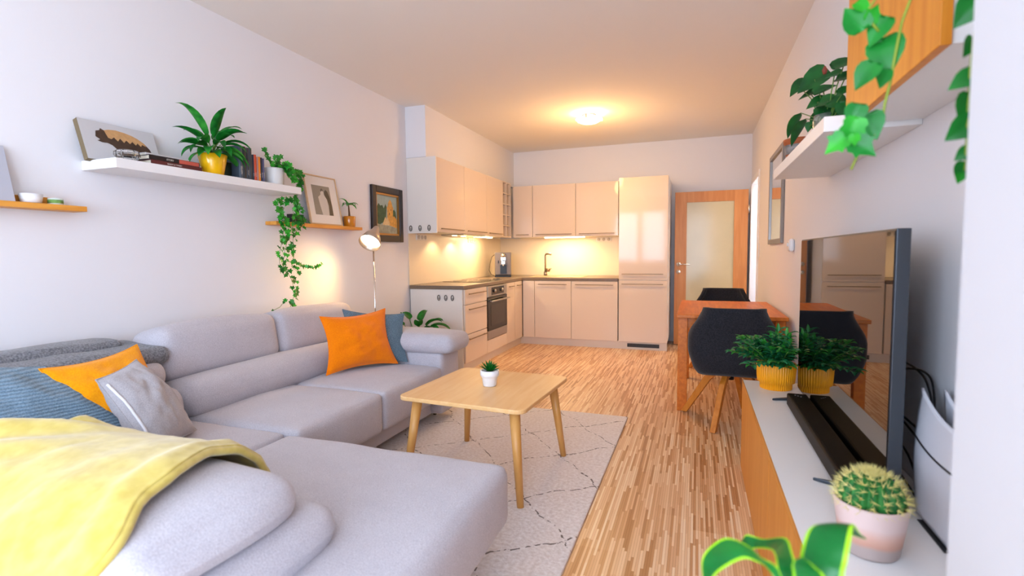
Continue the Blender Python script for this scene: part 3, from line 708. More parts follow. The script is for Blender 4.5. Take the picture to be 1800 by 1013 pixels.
def pot(root,cx,cy,z0,h,r0,r1,mat_,wall=.006,rim=0,rib=0,ribn=0,n=48,soil=True,foot=None,name='pot'):
    pr=[]
    if foot: pr+=[(r0*.985*foot[0],z0),(r0*foot[0],z0+.003),(r0*foot[0],z0+foot[1]),(r0,z0+foot[1]+.004)]
    else: pr+=[(r0*.93,z0),(r0,z0+h*.05)]
    pr+=[(r0+(r1-r0)*.5,z0+h*.5),(r1,z0+h-.004-rim)]
    if rim: pr+=[(r1+.004,z0+h-rim),(r1+.004,z0+h-.002)]
    pr+=[(r1-wall*.5,z0+h),(r1-wall,z0+h-.004),(r1-wall,z0+h-.02)]
    p=MB().lathe(pr,cx,cy,n,rib=rib,ribn=ribn).build(name,mat_,root)
    if soil: MB().lathe([(r1-wall-.001,z0+h-.03),(r1-wall-.001,z0+h-.014),(r1*.5,z0+h-.010)],cx,cy,24).build('soil',SOIL,root)
    return p
# small succulent on the coffee table
r=thing('potted_succulent',(-1.068,2.566,.49),'small spiky succulent in a white pot on the coffee table','plant')
pot(r,-1.068,2.566,.4905,.088,.037,.048,mat('white_ceramic','#efeeee',.3),rim=.03)
m=MB()
for i in range(34):
    a=i*2.4; el=.35+1.1*(i/34); d=Vector((math.cos(a)*math.cos(el),math.sin(a)*math.cos(el),math.sin(el)))
    leaf(m,(-1.068+.012*math.cos(a),2.566+.012*math.sin(a),.572),d,.05+.012*random.random(),.013,-.1,.35,5)
m.build('leaves',G1,r)
# ribbed yellow pot with fern-like plant on the media unit
TZ=.4971
r=thing('potted_fern',(.41,2.93,TZ),'bushy green plant in a ribbed orange pot on the far end of the media unit','plant')
pot(r,.400,2.965,TZ+.0005,.135,.088,.094,mat('ribbed_orange_pot','#ffa814',.4),rib=.0016,ribn=48,n=288,foot=(.86,.032))
m=MB(); mst=MB()
for i in range(52):
    a=i*2.39996+random.random()*.3; el=.3+1.15*random.random(); L=.11+.10*random.random()
    d=Vector((math.cos(a)*math.cos(el),math.sin(a)*math.cos(el),math.sin(el))); b=Vector((.400+.045*math.cos(a),2.965+.045*math.sin(a),TZ+.125))
    if b.x+d.x*L>.42: d.x*=.15
    pts=[b,b+d*L*.6,b+d*L+Vector((0,0,-.02))]; 
    pts=[b.lerp(b+d*L,t/5)+Vector((0,0,-.04*(t/5)**2)) for t in range(6)]
    mst.tube(pts,.0018,5)
    for t in range(1,6):
        p=pts[t]; 
        for s_ in (-1,1):
            sd=d.cross(Vector((0,0,1))).normalized()*s_; q=(sd*.8+d*.7+Vector((0,0,.25*random.random()))).normalized()
            if p.x+q.x*.06>.475 and p.y+q.y*.06<2.93: continue
            leaf(m,p,q,.050+.02*random.random(),.034,1.0,.2,5,mi=random.choice((0,0,1)))
    leaf(m,pts[-1],d,.05,.02,1.0,.2,5,mi=1)
m.build('fronds',[G4,G2],r); mst.build('stems',STEM,r)
# peace lily-like plant in yellow pot on white shelf
SZ=1.690
r=thing('potted_plant',(-2.67,2.255,SZ),'glossy long-leaved plant in a yellow pot on the white shelf','plant')
pot(r,-2.67,2.245,SZ,.12,.056,.078,mat('yellow_gloss_pot','#ffc010',.2,coat=.5),rim=.0)
m=MB(); st=MB()
sp_=[(-1.45,1.02,.30),(-1.0,.35,.20),(-2.2,.30,.17),(-1.6,.15,.19),(-.4,.25,.20),(.3,.7,.20),(.9,.45,.20),(1.3,.05,.24),(1.45,.95,.24),(-.2,1.1,.22),(-2.6,.7,.16),(2.0,.9,.17),(-1.1,-.15,.17),(-.5,-.2,.16),(.2,-.15,.17),(1.1,-.1,.18),(1.5,-.2,.2),(-1.7,.55,.22),(-.1,.0,.16),(.6,.0,.17),(-1.2,.1,.2),(1.2,.75,.2),(-.8,.0,.18),(.7,.3,.19),(-1.5,-.3,.16),(1.7,.1,.22),(0,.6,.17),(-1.9,.0,.17)]
for a,el,L in sp_:
    d=Vector((math.cos(a)*math.cos(el),math.sin(a)*math.cos(el),math.sin(el))); b=Vector((-2.67,2.245,SZ+.11))
    if d.x<-.3: d.x=-.3; d.normalize()
    h=b+Vector((d.x*.05,d.y*.05,.02+.07*max(0,math.sin(el)+.3)))
    st.tube([b,(b+h)/2+Vector((0,0,.01)),h],.0022,5); leaf(m,h,d,L*random.uniform(.8,.98),random.uniform(.045,.060),random.uniform(.5,1.3),.2,9,mi=random.choice((0,0,1)),shape='lance',twist=random.uniform(-.5,.5))
m.build('leaves',[G1,G2],r); st.build('stems',STEM,r)
# pachira bonsai
r=thing('potted_tree',(-2.78,3.635,1.4595),'tiny money tree in an orange-brown glazed pot on the right wooden shelf','plant')
pot(r,-2.782,3.63,1.4595,.088,.046,.052,mat('amber_glaze_pot','#d07f18',.2,coat=.6))
MB().tube([(-2.782,3.63,1.53),(-2.782,3.628,1.57),(-2.783,3.622,1.64)],[.010,.008,.005],8).build('trunk',BRN,r)
m=MB()
for i in range(9):
    a=i*2*PI/9; d=Vector((math.cos(a)*.5,math.sin(a),.28+.25*(i%2)))
    if d.x<0: d.x*=.3
    leaf(m,(-2.783,3.622,1.64),d,.085+.012*(i%3),.026,1.3,.2,7)
m.build('leaves',G2,r)
# floor plant behind the sofa
r=thing('potted_plant',(-2.50,4.22,0),'broad-leaved green plant on the floor behind the sofa armrest','plant')
pot(r,-2.50,4.22,0,.30,.11,.14,mat('grey_floor_pot','#8a8782',.5))
m=MB(); st=MB()
for a,el,L,hh in [(3.4,.5,.20,.30),(2.8,.8,.18,.36),(2.2,.3,.20,.22),(.2,.25,.26,.30),(.0,.75,.24,.30),(.5,.1,.22,.24),(-.6,.0,.36,.20),(-.2,-.1,.40,.18),(1.5,1.0,.2,.34),(-1.5,.5,.2,.24),(-2.2,.4,.2,.2),(3.9,.2,.2,.22),(-1.0,.9,.18,.3),(.9,.6,.2,.3),(-.4,.4,.24,.28),(3.1,.1,.2,.25)]:
    d=Vector((math.cos(a)*math.cos(el),math.sin(a)*math.cos(el),math.sin(el))); b=Vector((-2.50,4.22,.27)); h=b+Vector((d.x*.14,d.y*.10,hh*.9))
    st.tube([b,(b+h)/2+Vector((-d.x*.02,0,.03)),h],.004,6); leaf(m,h,d,L*.85,.085,1.0,.22,9,shape='oval')
m.build('leaves',G1,r); st.build('stems',STEM,r)
# ivy hanging from the white shelf
r=thing('trailing_ivy',(-2.66,2.70,SZ),'ivy trailing from a white pot on the right end of the white shelf','plant')
pot(r,-2.69,2.725,SZ,.115,.058,.066,mat('white_matt_pot','#e4e2de',.5))
m=MB(); st=MB()
def vine(pts,dens,s,spread,n0=(1,-.4,.3)):
    pts=[Vector(p) for p in pts]; st.tube(pts,.0016,5)
    for i in range(len(pts)-1):
        L=(pts[i+1]-pts[i]).length; k=max(1,int(L*dens))
        for j in range(k):
            p=pts[i].lerp(pts[i+1],(j+random.random())/k)+Vector((random.uniform(0,.7),random.uniform(-1,1),random.uniform(-.6,.6)))*spread
            if p.x<XL+.03: p.x=XL+.03
            nn=Vector(n0)+Vector((random.uniform(-.5,.5),random.uniform(-.8,.8),random.uniform(-.3,.7)))
            star_leaf(m,p,nn,Vector((random.uniform(-.6,.6),random.uniform(-.8,.8),-1)),s*random.uniform(.75,1.2),mi=random.choice((0,0,1)))
def far(pts,k=1.03): return [(x*k,y*k,1.213+(z-1.213)*k) for x,y,z in pts]
vine([(-2.69,2.725,1.81),(-2.66,2.64,1.87),(-2.62,2.58,1.90),(-2.60,2.545,1.89)],60,.028,.012)
vine([(-2.69,2.725,1.81),(-2.63,2.70,1.86),(-2.61,2.66,1.87)],120,.030,.03)
vine([(-2.69,2.725,1.81),(-2.66,2.80,1.82),(-2.63,2.86,1.80),(-2.65,2.90,1.78),(-2.66,2.92,1.71)],250,.031,.040)
vine([(-2.66,2.72,1.80),(-2.62,2.75,1.83),(-2.62,2.79,1.78),(-2.62,2.83,1.73)],300,.031,.034)
vine([(-2.66,2.92,1.74),(-2.68,2.945,1.68),(-2.69,2.92,1.62),(-2.69,2.90,1.58)],70,.030,.02)
vine([(-2.69,2.93,1.62),(-2.69,2.86,1.60),(-2.69,2.80,1.59),(-2.69,2.74,1.57),(-2.68,2.76,1.50),(-2.68,2.78,1.42)],130,.031,.035)
vine(far([(-2.60,2.85,1.56),(-2.58,2.80,1.52),(-2.60,2.86,1.46),(-2.60,2.87,1.42)]),150,.031,.045)
vine(far([(-2.6,2.68,1.50),(-2.60,2.72,1.42),(-2.62,2.69,1.32)]),110,.031,.04)
vine(far([(-2.58,2.76,1.54),(-2.59,2.80,1.45),(-2.60,2.74,1.36),(-2.62,2.73,1.27),(-2.62,2.70,1.16),(-2.60,2.75,1.06),(-2.58,2.76,.97),(-2.57,2.70,.87)]),85,.031,.034)
vine(far([(-2.60,2.84,1.44),(-2.62,2.80,1.33),(-2.64,2.83,1.24),(-2.64,2.80,1.14),(-2.62,2.86,1.09)]),60,.031,.028)
vine(far([(-2.62,2.76,1.18),(-2.60,2.86,1.15),(-2.58,2.95,1.13),(-2.57,3.02,1.155)]),75,.028,.013)
vine(far([(-2.60,2.69,1.34),(-2.60,2.65,1.22),(-2.60,2.66,1.10)]),45,.029,.02)
vine(far([(-2.6,2.70,.93),(-2.58,2.62,.88),(-2.57,2.55,.865)]),26,.028,.008)
m.build('leaves',[IV,G3],r); st.build('stems',STEM,r)

# ================================================================ WALL SHELVES LEFT
def rb(name,x0,x1,y0,y1,z0,z1,mt,label,cat,bevel=.002,group=None): return tag(B(x0,x1,y0,y1,z0,z1).build(name,mt,bevel=bevel),label,cat,group)
rb('wall_shelf',XL+.001,-2.59,1.66,2.865,1.642,1.689,WHITE,'white floating shelf with books and plants on the left wall','shelf')
for y0,y1,lb in ((.95,1.615,'light oak ledge shelf at the left edge of the picture'),(2.78,3.747,'light oak ledge shelf with photo frame right of the white shelf')):
    rt=thing('picture_ledge',(-2.79,(y0+y1)/2,1.43),lb,'shelf')
    B(XL+.001,-2.74,y0,y1,1.434,1.459).build('board',SHELFW,rt,bevel=.002)
    if y0<1: B(XL+.001,XL+.014,y0,y1-.07,1.4595,1.495).build('back_rail',SHELFW,rt,bevel=.001)
# bear canvas
r=thing('canvas_print',(-2.77,1.81,SZ),'canvas print of a bear silhouette leaning on the wall, left on the white shelf','picture')
def plane_frame(p0,du,dv): # p0 bottom-left, du along width, dv up
    p0,du,dv=map(Vector,(p0,du,dv)); n=du.cross(dv).normalized()
    return lambda u,v,h=0: p0+du*u+dv*v+n*h
F=plane_frame((-2.745,1.635,SZ+.002),(0,.365,0),(-.068,0,.198))
def slab(m,F,u0,u1,v0,v1,h0,h1,mi=0):
    m.add([F(u,v,h) for u in (u0,u1) for v in (v0,v1) for h in (h0,h1)],[(0,1,3,2),(4,6,7,5),(0,4,5,1),(2,3,7,6),(0,2,6,4),(1,5,7,3)],False,mi)
def flat(m,F,poly,h,mi,h0=0):
    n=len(poly); m.add([F(u,v,h) for u,v in poly],[tuple(range(n))],False,mi)
CV=mat('canvas_pale','#cbc8c8',.8); CVE=mat('canvas_edge_brown','#7d6c50',.8)
m=MB(); slab(m,F,0,1,0,1,-.030,0,0)
m.build('canvas_wrap',CVE,r)
m=MB(); flat(m,F,[(0,0),(1,0),(1,1),(0,1)],.0006,0)
bear=[(.17,.60),(.19,.75),(.24,.78),(.26,.84),(.30,.80),(.36,.84),(.46,.86),(.56,.84),(.66,.80),(.74,.74),(.82,.64),(.88,.50),(.90,.36),(.89,.22),(.90,.08),(.84,.06),(.80,.20),(.76,.26),(.74,.08),(.68,.07),(.68,.28),(.58,.30),(.50,.28),(.47,.18),(.48,.05),(.42,.05),(.40,.20),(.42,.32),(.36,.44),(.30,.48),(.24,.47),(.18,.50),(.22,.54)]
top=[p for p in bear if p[1]>=.55]
flat(m,F,bear,.0012,1)
flat(m,F,[(.30,.80),(.36,.84),(.46,.86),(.56,.84),(.66,.80),(.74,.74),(.82,.64),(.84,.56),(.78,.60),(.76,.54),(.72,.62),(.69,.55),(.65,.63),(.61,.56),(.57,.64),(.53,.56),(.49,.66),(.45,.57),(.41,.66),(.37,.60),(.33,.62)],.0018,2)
m.build('print',[CV,mat('bear_dark','#4a3526',.8,var=.2,vscale=40),mat('bear_tan','#c99a66',.8,var=.12,vscale=40)],r)
# glass bowl
r=thing('glass_bowl',(-2.66,1.765,SZ),'small faceted clear glass bowl in front of the bear canvas','bowl')
MB().lathe([(.030,SZ+.001),(.045,SZ+.012),(.056,SZ+.030),(.054,SZ+.045),(.045,SZ+.052),(.040,SZ+.050),(.048,SZ+.04),(.046,SZ+.02),(.02,SZ+.008)],-2.66,1.76,12,smooth=False).build('bowl',GLASS,r)
# lying books
def book_flat(x0,x1,y0,y1,z0,t,cov,label,text=None,rot=0):
    r=thing('book',((x0+x1)/2,(y0+y1)/2,z0),label,'book','books lying flat on the white shelf')
    m=MB(); m.box(x0,x1,y0,y1,z0,z0+.003); m.box(x0,x1,y0,y1,z0+t-.003,z0+t); m.box(x1-.003,x1,y0,y1,z0+.003,z0+t-.003); m.build('cover',cov,r,bevel=.0008)
    B(x0+.004,x1-.0035,y0+.004,y1-.004,z0+.0035,z0+t-.0035).build('pages',mat('paper','#e6dcc6',.8),r)
    return r
def text_on(root,txt,loc,size,mat_,rot,name='lettering',align='LEFT'):
    cu=bpy.data.curves.new(name,'FONT'); cu.body=txt; cu.size=size; cu.extrude=.0002; cu.align_x=align; cu.materials.append(mat_)
    o=bpy.data.objects.new(name,cu); COL.objects.link(o); bpy.context.view_layer.update()
    me=bpy.data.meshes.new_from_object(o); bpy.data.objects.remove(o)
    o=bpy.data.objects.new(name,me); COL.objects.link(o); o.rotation_euler=rot
    if root is not None: o.parent=root; o.location=Vector(loc)-WO[root.name]
    else: o.location=loc
    return o
INK=mat('ink_pale','#e8ddd2',.6)
RT=Euler((PI/2,0,PI/2))
b1=book_flat(-2.80,-2.615,1.845,2.13,SZ+.0005,.023,mat('cover_maroon','#5e2626',.4),'dark maroon book at the bottom of the lying stack')
text_on(b1,'BARVY A TVARY',(-2.6145,1.93,SZ+.009),.011,INK,RT)
b2=book_flat(-2.81,-2.62,1.84,2.12,SZ+.024,.024,mat('cover_black','#20191c',.35),'black book with red-ended spine, second in the lying stack')
text_on(b2,'STORY',(-2.6195,1.93,SZ+.031),.013,INK,RT)
B(-2.6198,-2.6192,2.00,2.115,SZ+.026,SZ+.046).build('spine_patch',mat('spine_coral','#c85a4a',.5),b2)
b3=book_flat(-2.83,-2.66,1.85,2.09,SZ+.0485,.014,mat('cover_white','#dddad8',.5),'white book on top of the lying stack')
text_on(b3,'design',(-2.6595,1.88,SZ+.051),.010,mat('ink_grey','#8a8585',.6),RT)
# standing books
bk=[(.026,.205,'cover_slate','#4d5a68','grey-blue standing book, tallest at the left end of the row','NOTES'),(.026,.203,'cover_char','#2c2e30','charcoal standing book second from the left',''),(.018,.200,'cover_char2','#34343a','dark standing book third from the left, its spine printed grey','ATLAS'),(.024,.202,'cover_char3','#3b4046','rounded dark grey standing book, fourth from the left',''),
    (.012,.165,'cover_navy','#273140','thin navy standing book beside the orange-red one','HOME'),(.020,.168,'cover_red','#d6502c','orange-red standing book with rounded spine','CITY'),(.012,.155,'cover_rose','#b98a80','thin faded pink standing book between red and orange ones',''),(.016,.160,'cover_orange','#ee8a1c','bright orange standing book','RIVER'),(.014,.158,'cover_ink','#2b2d3c','black standing book with pale yellow lettering','WINTER'),(.015,.155,'cover_violet','#5a5677','violet-grey standing book at the right end of the row','SUMMER')]
y=2.405
for w,h,cn,c,lb,tx in bk:
    r=thing('book',(-2.69,y+w/2,SZ),lb,'book','books standing on the white shelf')
    m=MB(); m.box(-2.79,-2.645,y,y+.0015,SZ+.0005,SZ+h); m.box(-2.79,-2.645,y+w-.0015,y+w,SZ+.0005,SZ+h)
    m.prism([(-2.645,y),(-2.640,y+w*.2),(-2.638,y+w*.5),(-2.640,y+w*.8),(-2.645,y+w),(-2.647,y+w-.001),(-2.647,y+.001)],SZ+.0005,SZ+h)
    m.build('cover',mat(cn,c,.4),r)
    B(-2.787,-2.648,y+.002,y+w-.002,SZ+.004,SZ+h-.005).build('pages',mat('paper','#e6dcc6',.8),r)
    if tx: text_on(r,tx,(-2.6375,y+w*.5+w*.22,SZ+.03),w*.62,INK,Euler((PI/2,-PI/2,PI/2),'XYZ'))
    y+=w+.0012
# dark photo slab behind the yellow pot
tag(B(-2.80,-2.70,2.345,2.40,SZ+.0005,SZ+.10).build('small_box',mat('dark_green_box','#26331f',.5,var=.6,vscale=20),bevel=.002),'small dark green box between the yellow pot and the standing books','box')
# left oak ledge items
tag(MB().lathe([(.028,1.4595),(.036,1.462),(.042,1.50),(.038,1.50),(.033,1.466)],-2.785,1.42,28).build('bowl',mat('white_ceramic','#efeeee',.3)),'small white bowl on the left oak ledge','bowl')
r=thing('candle_jar',(-2.785,1.51,1.4595),'short glass candle jar with a green label on the left oak ledge','candle')
MB().lathe([(.026,1.4597),(.028,1.462),(.028,1.489),(.024,1.489),(.024,1.48)],-2.785,1.512,24).build('jar',mat('jar_glass','#dfe8e0',.1,spec=.6),r)
MB().lathe([(.0286,1.466),(.0286,1.482)],-2.785,1.512,24).build('label',mat('green_label','#6f9a4e',.6,var=.5,vscale=60),r)
r=thing('canvas_print',(-2.78,1.16,1.46),'plain pale grey canvas leaning on the wall, cut by the left picture edge','picture')
F=plane_frame((-2.755,1.02,1.4595),(0,.33,0),(-.06,0,.24)); m=MB(); slab(m,F,0,1,0,1,-.012,0); m.build('canvas',mat('canvas_grey','#b9bac4',.8),r)
tag(B(-2.80,-2.752,2.94,3.06,1.4597,1.52).build('small_box',mat('box_black','#1c1a1a',.5),bevel=.002),'small black box behind the hanging ivy on the right ledge','box')
# photo frame on the right ledge
r=thing('photo_frame',(-2.78,3.36,1.4595),'thin pale wood frame with a black and white portrait photo on the right ledge','picture')
F=plane_frame((-2.752,3.135,1.460),(0,.365,0),(-.068,0,.385))
m=MB(); t=.022
for a in ((0,t,0,1),(1-t,1,0,1),(t,1-t,0,t),(t,1-t,1-t,1)): slab(m,F,a[0],a[1],a[2],a[3],-.012,.004)
m.build('frame',mat('pale_ash','#cfae88',.45),r)
m=MB(); slab(m,F,t,1-t,t,1-t,-.010,-.003); m.build('mat_board',mat('mat_board_white','#dedad8',.35),r)
m=MB(); flat(m,F,[(.20,.20),(.76,.20),(.76,.80),(.20,.80)],-.0024,0)
flat(m,F,[(.42,.20),(.62,.20),(.64,.40),(.62,.58),(.55,.62),(.55,.70),(.50,.74),(.45,.71),(.45,.62),(.36,.56),(.38,.40)],-.0020,1)
flat(m,F,[(.64,.20),(.76,.20),(.76,.42),(.72,.60),(.68,.70),(.62,.73),(.57,.68),(.57,.60),(.63,.52),(.66,.40)],-.0016,2)
flat(m,F,[(.46,.66),(.45,.71),(.50,.75),(.54,.72),(.55,.68),(.52,.70),(.48,.69)],-.0014,3)
m.build('photo',[mat('photo_grey','#85817a',.4),mat('photo_light','#c9c4bd',.4),mat('photo_dark','#2c2a28',.4),mat('photo_hair','#4c4844',.4)],r)
# dark framed painting
r=thing('framed_painting',(XL+.02,4.26,1.34),'painting of a yellow tower in a dark wooden frame on the left wall','picture')
F=plane_frame((XL+.002,4.005,1.345),(0,.515,0),(0,0,.525))
m=MB(); t=.12
for a in ((0,t,0,1),(1-t,1,0,1),(t,1-t,0,t),(t,1-t,1-t,1)):
    slab(m,F,a[0],a[1],a[2],a[3],0,.030,0)
m.build('frame',mat('dark_wood_frame','#2a1d18',.35),r,bevel=.006)
m=MB(); q=t
for a in ((q,q+.035,q,1-q),(1-q-.035,1-q,q,1-q),(q+.035,1-q-.035,q,q+.035),(q+.035,1-q-.035,1-q-.035,1-q)): slab(m,F,a[0],a[1],a[2],a[3],0,.020,0)
m.build('gilt_slip',mat('gilt','#a8793a',.35,metal=.6),r)
q=t+.035; G=lambda u,v,h=0: F(q+(1-2*q)*u,q+(1-2*q)*v,h)
m=MB(); slab(m,G,0,1,0,1,0,.006,0)
flat(m,G,[(0,.25),(.15,.22),(.35,.3),(.45,.35),(.5,.7),(.44,.78),(.36,.66),(.30,.74),(.2,.72),(.12,.78),(.04,.68),(0,.5)],.0066,1)
flat(m,G,[(.76,.4),(.95,.4),(.93,.6),(.86,.66),(.78,.62)],.0066,1)
flat(m,G,[(.52,.28),(.80,.28),(.80,.62),(.82,.68),(.78,.74),(.74,.84),(.66,.92),(.58,.84),(.55,.74),(.50,.68),(.52,.62)],.0072,2)
flat(m,G,[(.28,.22),(.60,.22),(.62,.30),(.52,.44),(.46,.38),(.42,.44),(.34,.32)],.0078,3)
flat(m,G,[(.60,.22),(.98,.16),(.98,.40),(.84,.48),(.70,.40)],.0078,2)
flat(m,G,[(.60,.50),(.64,.50),(.64,.56),(.60,.56)],.0080,5); flat(m,G,[(.68,.62),(.71,.62),(.71,.66),(.68,.66)],.0080,5)
flat(m,G,[(0,0),(1,0),(1,.16),(.6,.20),(.28,.22),(0,.25)],.0074,4)
m.build('painted_canvas',[mat('paint_sky','#9db0ac',.5,var=.1,vscale=20),mat('paint_trees','#33502a',.5,var=.4,vscale=30),mat('paint_ochre','#d09a3e',.5,var=.2,vscale=40),mat('paint_cream','#dcc08a',.5,var=.2,vscale=40),mat('paint_water','#9a9a86',.5,var=.25,vscale=30),mat('paint_brown','#6a4424',.5)],r)

# ================================================================ FLOOR LAMP
r=thing('floor_lamp',(-2.61,3.715,0),'slim chrome reading lamp with a lit cone shade behind the sofa','floor lamp')
MB().lathe([(.10,0.0005),(.10,.014),(.02,.022)],-2.61,3.715,32).build('base',STEEL,r)
MB().cyl((-2.61,3.715,.02),(-2.61,3.715,1.39),.0075,n=12).build('pole',CHROME,r)
q=LAMPDIR; apex=LAMPHEAD-q*.075
m=MB(); m.lathe([(.020,-.03),(.028,-.01),(.032,.015),(.068,.09),(.092,.17),(.090,.17),(.065,.092),(.025,.02)],0,0,32,axis=q,origin=apex); m.build('lamp_shade',mat('brushed_nickel_shade','#c9b9a8',.3,metal=.9),r)
m=MB(); m.lathe([(.018,.03),(.06,.11),(.072,.145),(.05,.160),(.001,.166)],0,0,24,axis=q,origin=apex); m.build('bulb',mat('bulb_glow','#fff2d4',.4,emit='#ffe9bf',estr=12),r)
MB().tube([(-2.61,3.715,1.39),(-2.60,3.72,1.415),apex-q*.005],.007,8).build('joint',CHROME,r)

# ================================================================ RIGHT SIDE: dining set
r=thing('dining_table',(.235,4.65,0),'reddish-brown wooden dining table along the right wall','table')
B(-.140,.615,4.02,5.25,.722,.75).build('tabletop',DTAB,r,bevel=.004)
m=MB(); m.box(-.07,.55,4.085,4.105,.64,.7215); m.box(-.07,.55,5.165,5.185,.64,.7215); m.box(-.075,-.055,4.10,5.17,.64,.7215); m.box(.535,.555,4.10,5.17,.64,.7215); m.build('apron',DTAB,r,bevel=.001)
for x in (-.13,.535):
    for y in (4.06,5.14): B(x,x+.07,y,y+.07,0,.7215).build('leg',DTAB,r,bevel=.003)
def chair(loc,rz,label):
    r=thing('dining_chair',(0,0,0),label,'chair','dark grey swivel dining chairs')
    VEL=fabric('charcoal_velvet','#2e2f35','#202126',300,.2,sheen=.15)
    # bucket shell: rows go from the back top around; built as outer surface with thickness
    def smooth(t): t=max(0,min(1,t)); return t*t*(3-2*t)
    def shell(u,v):
        q=2*u-1; sg=1 if q>=0 else -1; a=abs(q)
        top=.84-.20*smooth((a-.36)/.20)-.03*smooth((a-.6)/.4)
        z=.385+v*(top-.385)
        W=.222+.036*smooth((z-.385)/.17)-.090*smooth((z-.62)/.20)
        D=.20+.03*smooth((z-.385)/.15)+.035*smooth((z-.55)/.3); R_=.07
        b=W-R_                      # half of the straight back
        L1,L2,L3=b,R_*PI/2,.30; d=a*(L1+L2+L3)
        if d<L1: x,y=d,-D
        elif d<L1+L2: t=(d-L1)/R_; x,y=b+R_*math.sin(t),-D+R_*(1-math.cos(t))
        else: x,y=W,-D+R_+(d-L1-L2)
        k=max(0,1-v*7); sh=1-.10*k*k
        return Vector((sg*x*sh,y*sh if y<0 else y,z))
    m=MB(); m.grid(shell,44,18); o=m.build('shell',VEL,r,solid=.035,soff=1)
    MB().soft(-.225,.225,-.21,.25,.385,.475,r=.05,puff=.02).build('seat',VEL,r)
    # seams on the back of the shell
    for uu in (.36,.64):
        MB().tube([shell(uu,i/14)+(Vector((shell(uu,i/14).x,shell(uu,i/14).y,0)).normalized()*.001) for i in range(1,15)],.003,6).build('seam',VEL,r)
    MB().cyl((0,0,.30),(0,0,.386),.022,n=14).build('swivel_column',BLACK,r)
    MB().lathe([(.10,.372),(.10,.384)],0,0,20).build('mount_plate',BLACK,r)
    for k in range(4):
        a=k*PI/2; c,s_=math.cos(a),math.sin(a)
        P=[Vector((c*x,s_*x,z)) for x,z in ((.02,.335),(.09,.325),(.14,.28),(.315,.003))]
        w=Vector((-s_,c,0))*.019; vs=[]
        T_=[Vector((0,0,.045)),Vector((c*.012,s_*.012,.045)),Vector((c*.045,s_*.045,.02)),Vector((c*.045,s_*.045,0))]
        for p,t_ in zip(P,T_): vs+=[p-w,p+w,p+w+t_,p-w+t_]
        fs=[(0,3,2,1),(12,13,14,15)]+[(4*i+j,4*i+(j+1)%4,4*i+4+(j+1)%4,4*i+4+j) for i in range(3) for j in range(4)]
        m=MB(); m.add(vs,fs,False); m.build('leg',CLEG,r,bevel=.004)
    r.location=loc; r.rotation_euler=(0,0,rz); return r
c1=chair((.240,3.94,0),0,'dark grey upholstered bucket chair on the near side of the dining table')
# legs pattern turned against the shell as in the photo
for ch in [c for c in bpy.data.objects if c.parent==c1 and c.name.startswith('leg')]: ch.rotation_euler=(0,0,math.radians(-21))
dup(c1,(.26,5.52,0),'dark grey bucket chair at the far end of the dining table, mostly hidden behind it',rot=(0,0,PI))
# switches, mirror
r=thing('light_switch',(XR-.01,6.30,1.15),'double white light switch beside the doorway','switch')
B(XR-.012,XR-.001,6.26,6.34,1.15,1.31).build('plate',WHITE,r,bevel=.003); B(XR-.016,XR-.0125,6.27,6.33,1.235,1.30).build('rocker',WHITE,r,bevel=.002); B(XR-.016,XR-.0125,6.27,6.33,1.16,1.225).build('rocker',WHITE,r,bevel=.002)
r=thing('thermostat',(XR-.01,4.12,1.23),'small white wall control left of the television','thermostat')
MB().soft(XR-.035,XR-.001,4.08,4.155,1.215,1.305,r=.015,puff=.003).build('housing',WHITE,r); MB().cyl((XR-.035,4.117,1.265),(XR-.045,4.117,1.265),.015,n=16).build('dial',WHITE,r)
r=thing('wall_mirror',(XR-.02,4.95,1.3),'tall narrow mirror in a grey metal frame on the right wall','mirror')
F=plane_frame((XR-.002,5.36,1.285),(0,-.78,0),(0,0,.80)); m=MB(); t=.05
for a in ((0,t,0,1),(1-t,1,0,1),(t,1-t,0,t),(t,1-t,1-t,1)): slab(m,F,a[0],a[1],a[2],a[3],0,-.022 if False else .022)
m.build('frame',mat('pewter_frame','#8b8580',.35,metal=.7),r,bevel=.002)
m=MB(); slab(m,F,t,1-t,t,1-t,.002,.010); m.build('glass',mat('mirror_glass','#e8e4de',.03,metal=1),r)

# ================================================================ MEDIA UNIT
UX=.249; UY1=3.10; UY0=.82
r=thing('media_unit',(.45,1.96,0),'low media unit with white top and oak front along the right wall','cabinet')
B(UX+.004,XR-.003,UY0,UY1,TZ-.018,TZ).build('top_panel',WHITE,r,bevel=.001)
B(UX+.02,XR-.003,UY0+.005,UY1-.005,.0,TZ-.0185).build('body',WHITE,r)
for k in range(2):
    a=UY0+.002+k*(UY1-UY0)/2; b=a+(UY1-UY0)/2-.004
    B(UX,UX+.0195,a,b,.004,TZ-.022).build('door',UNITW,r,bevel=.0015)
B(UX,UX+.0035,UY0,UY1,TZ-.020,TZ).build('edge_band',OAKO,r)
# TV
r=thing('television',(.50,2.24,TZ),'large flat black television standing on the media unit','television')
B(.487,.519,1.59,2.872,.528,1.272).build('housing',DGREY,r,bevel=.002)
B(.4845,.4868,1.597,2.865,.538,1.266).build('screen',mat('tv_screen','#050505',.02,spec=.75),r)
for y in (2.76,1.72):
    m=MB(); s_=1 if y>2 else -1
    m.prism([(.350,y-.06*s_),(.50,y+.03),(.52,y+.03),(.52,y-.015),(.50,y-.02)],TZ+.0005,TZ+.012); m.box(.495,.515,y-.02,y+.02,TZ+.010,.53); m.build('foot',DGREY,r,bevel=.002)
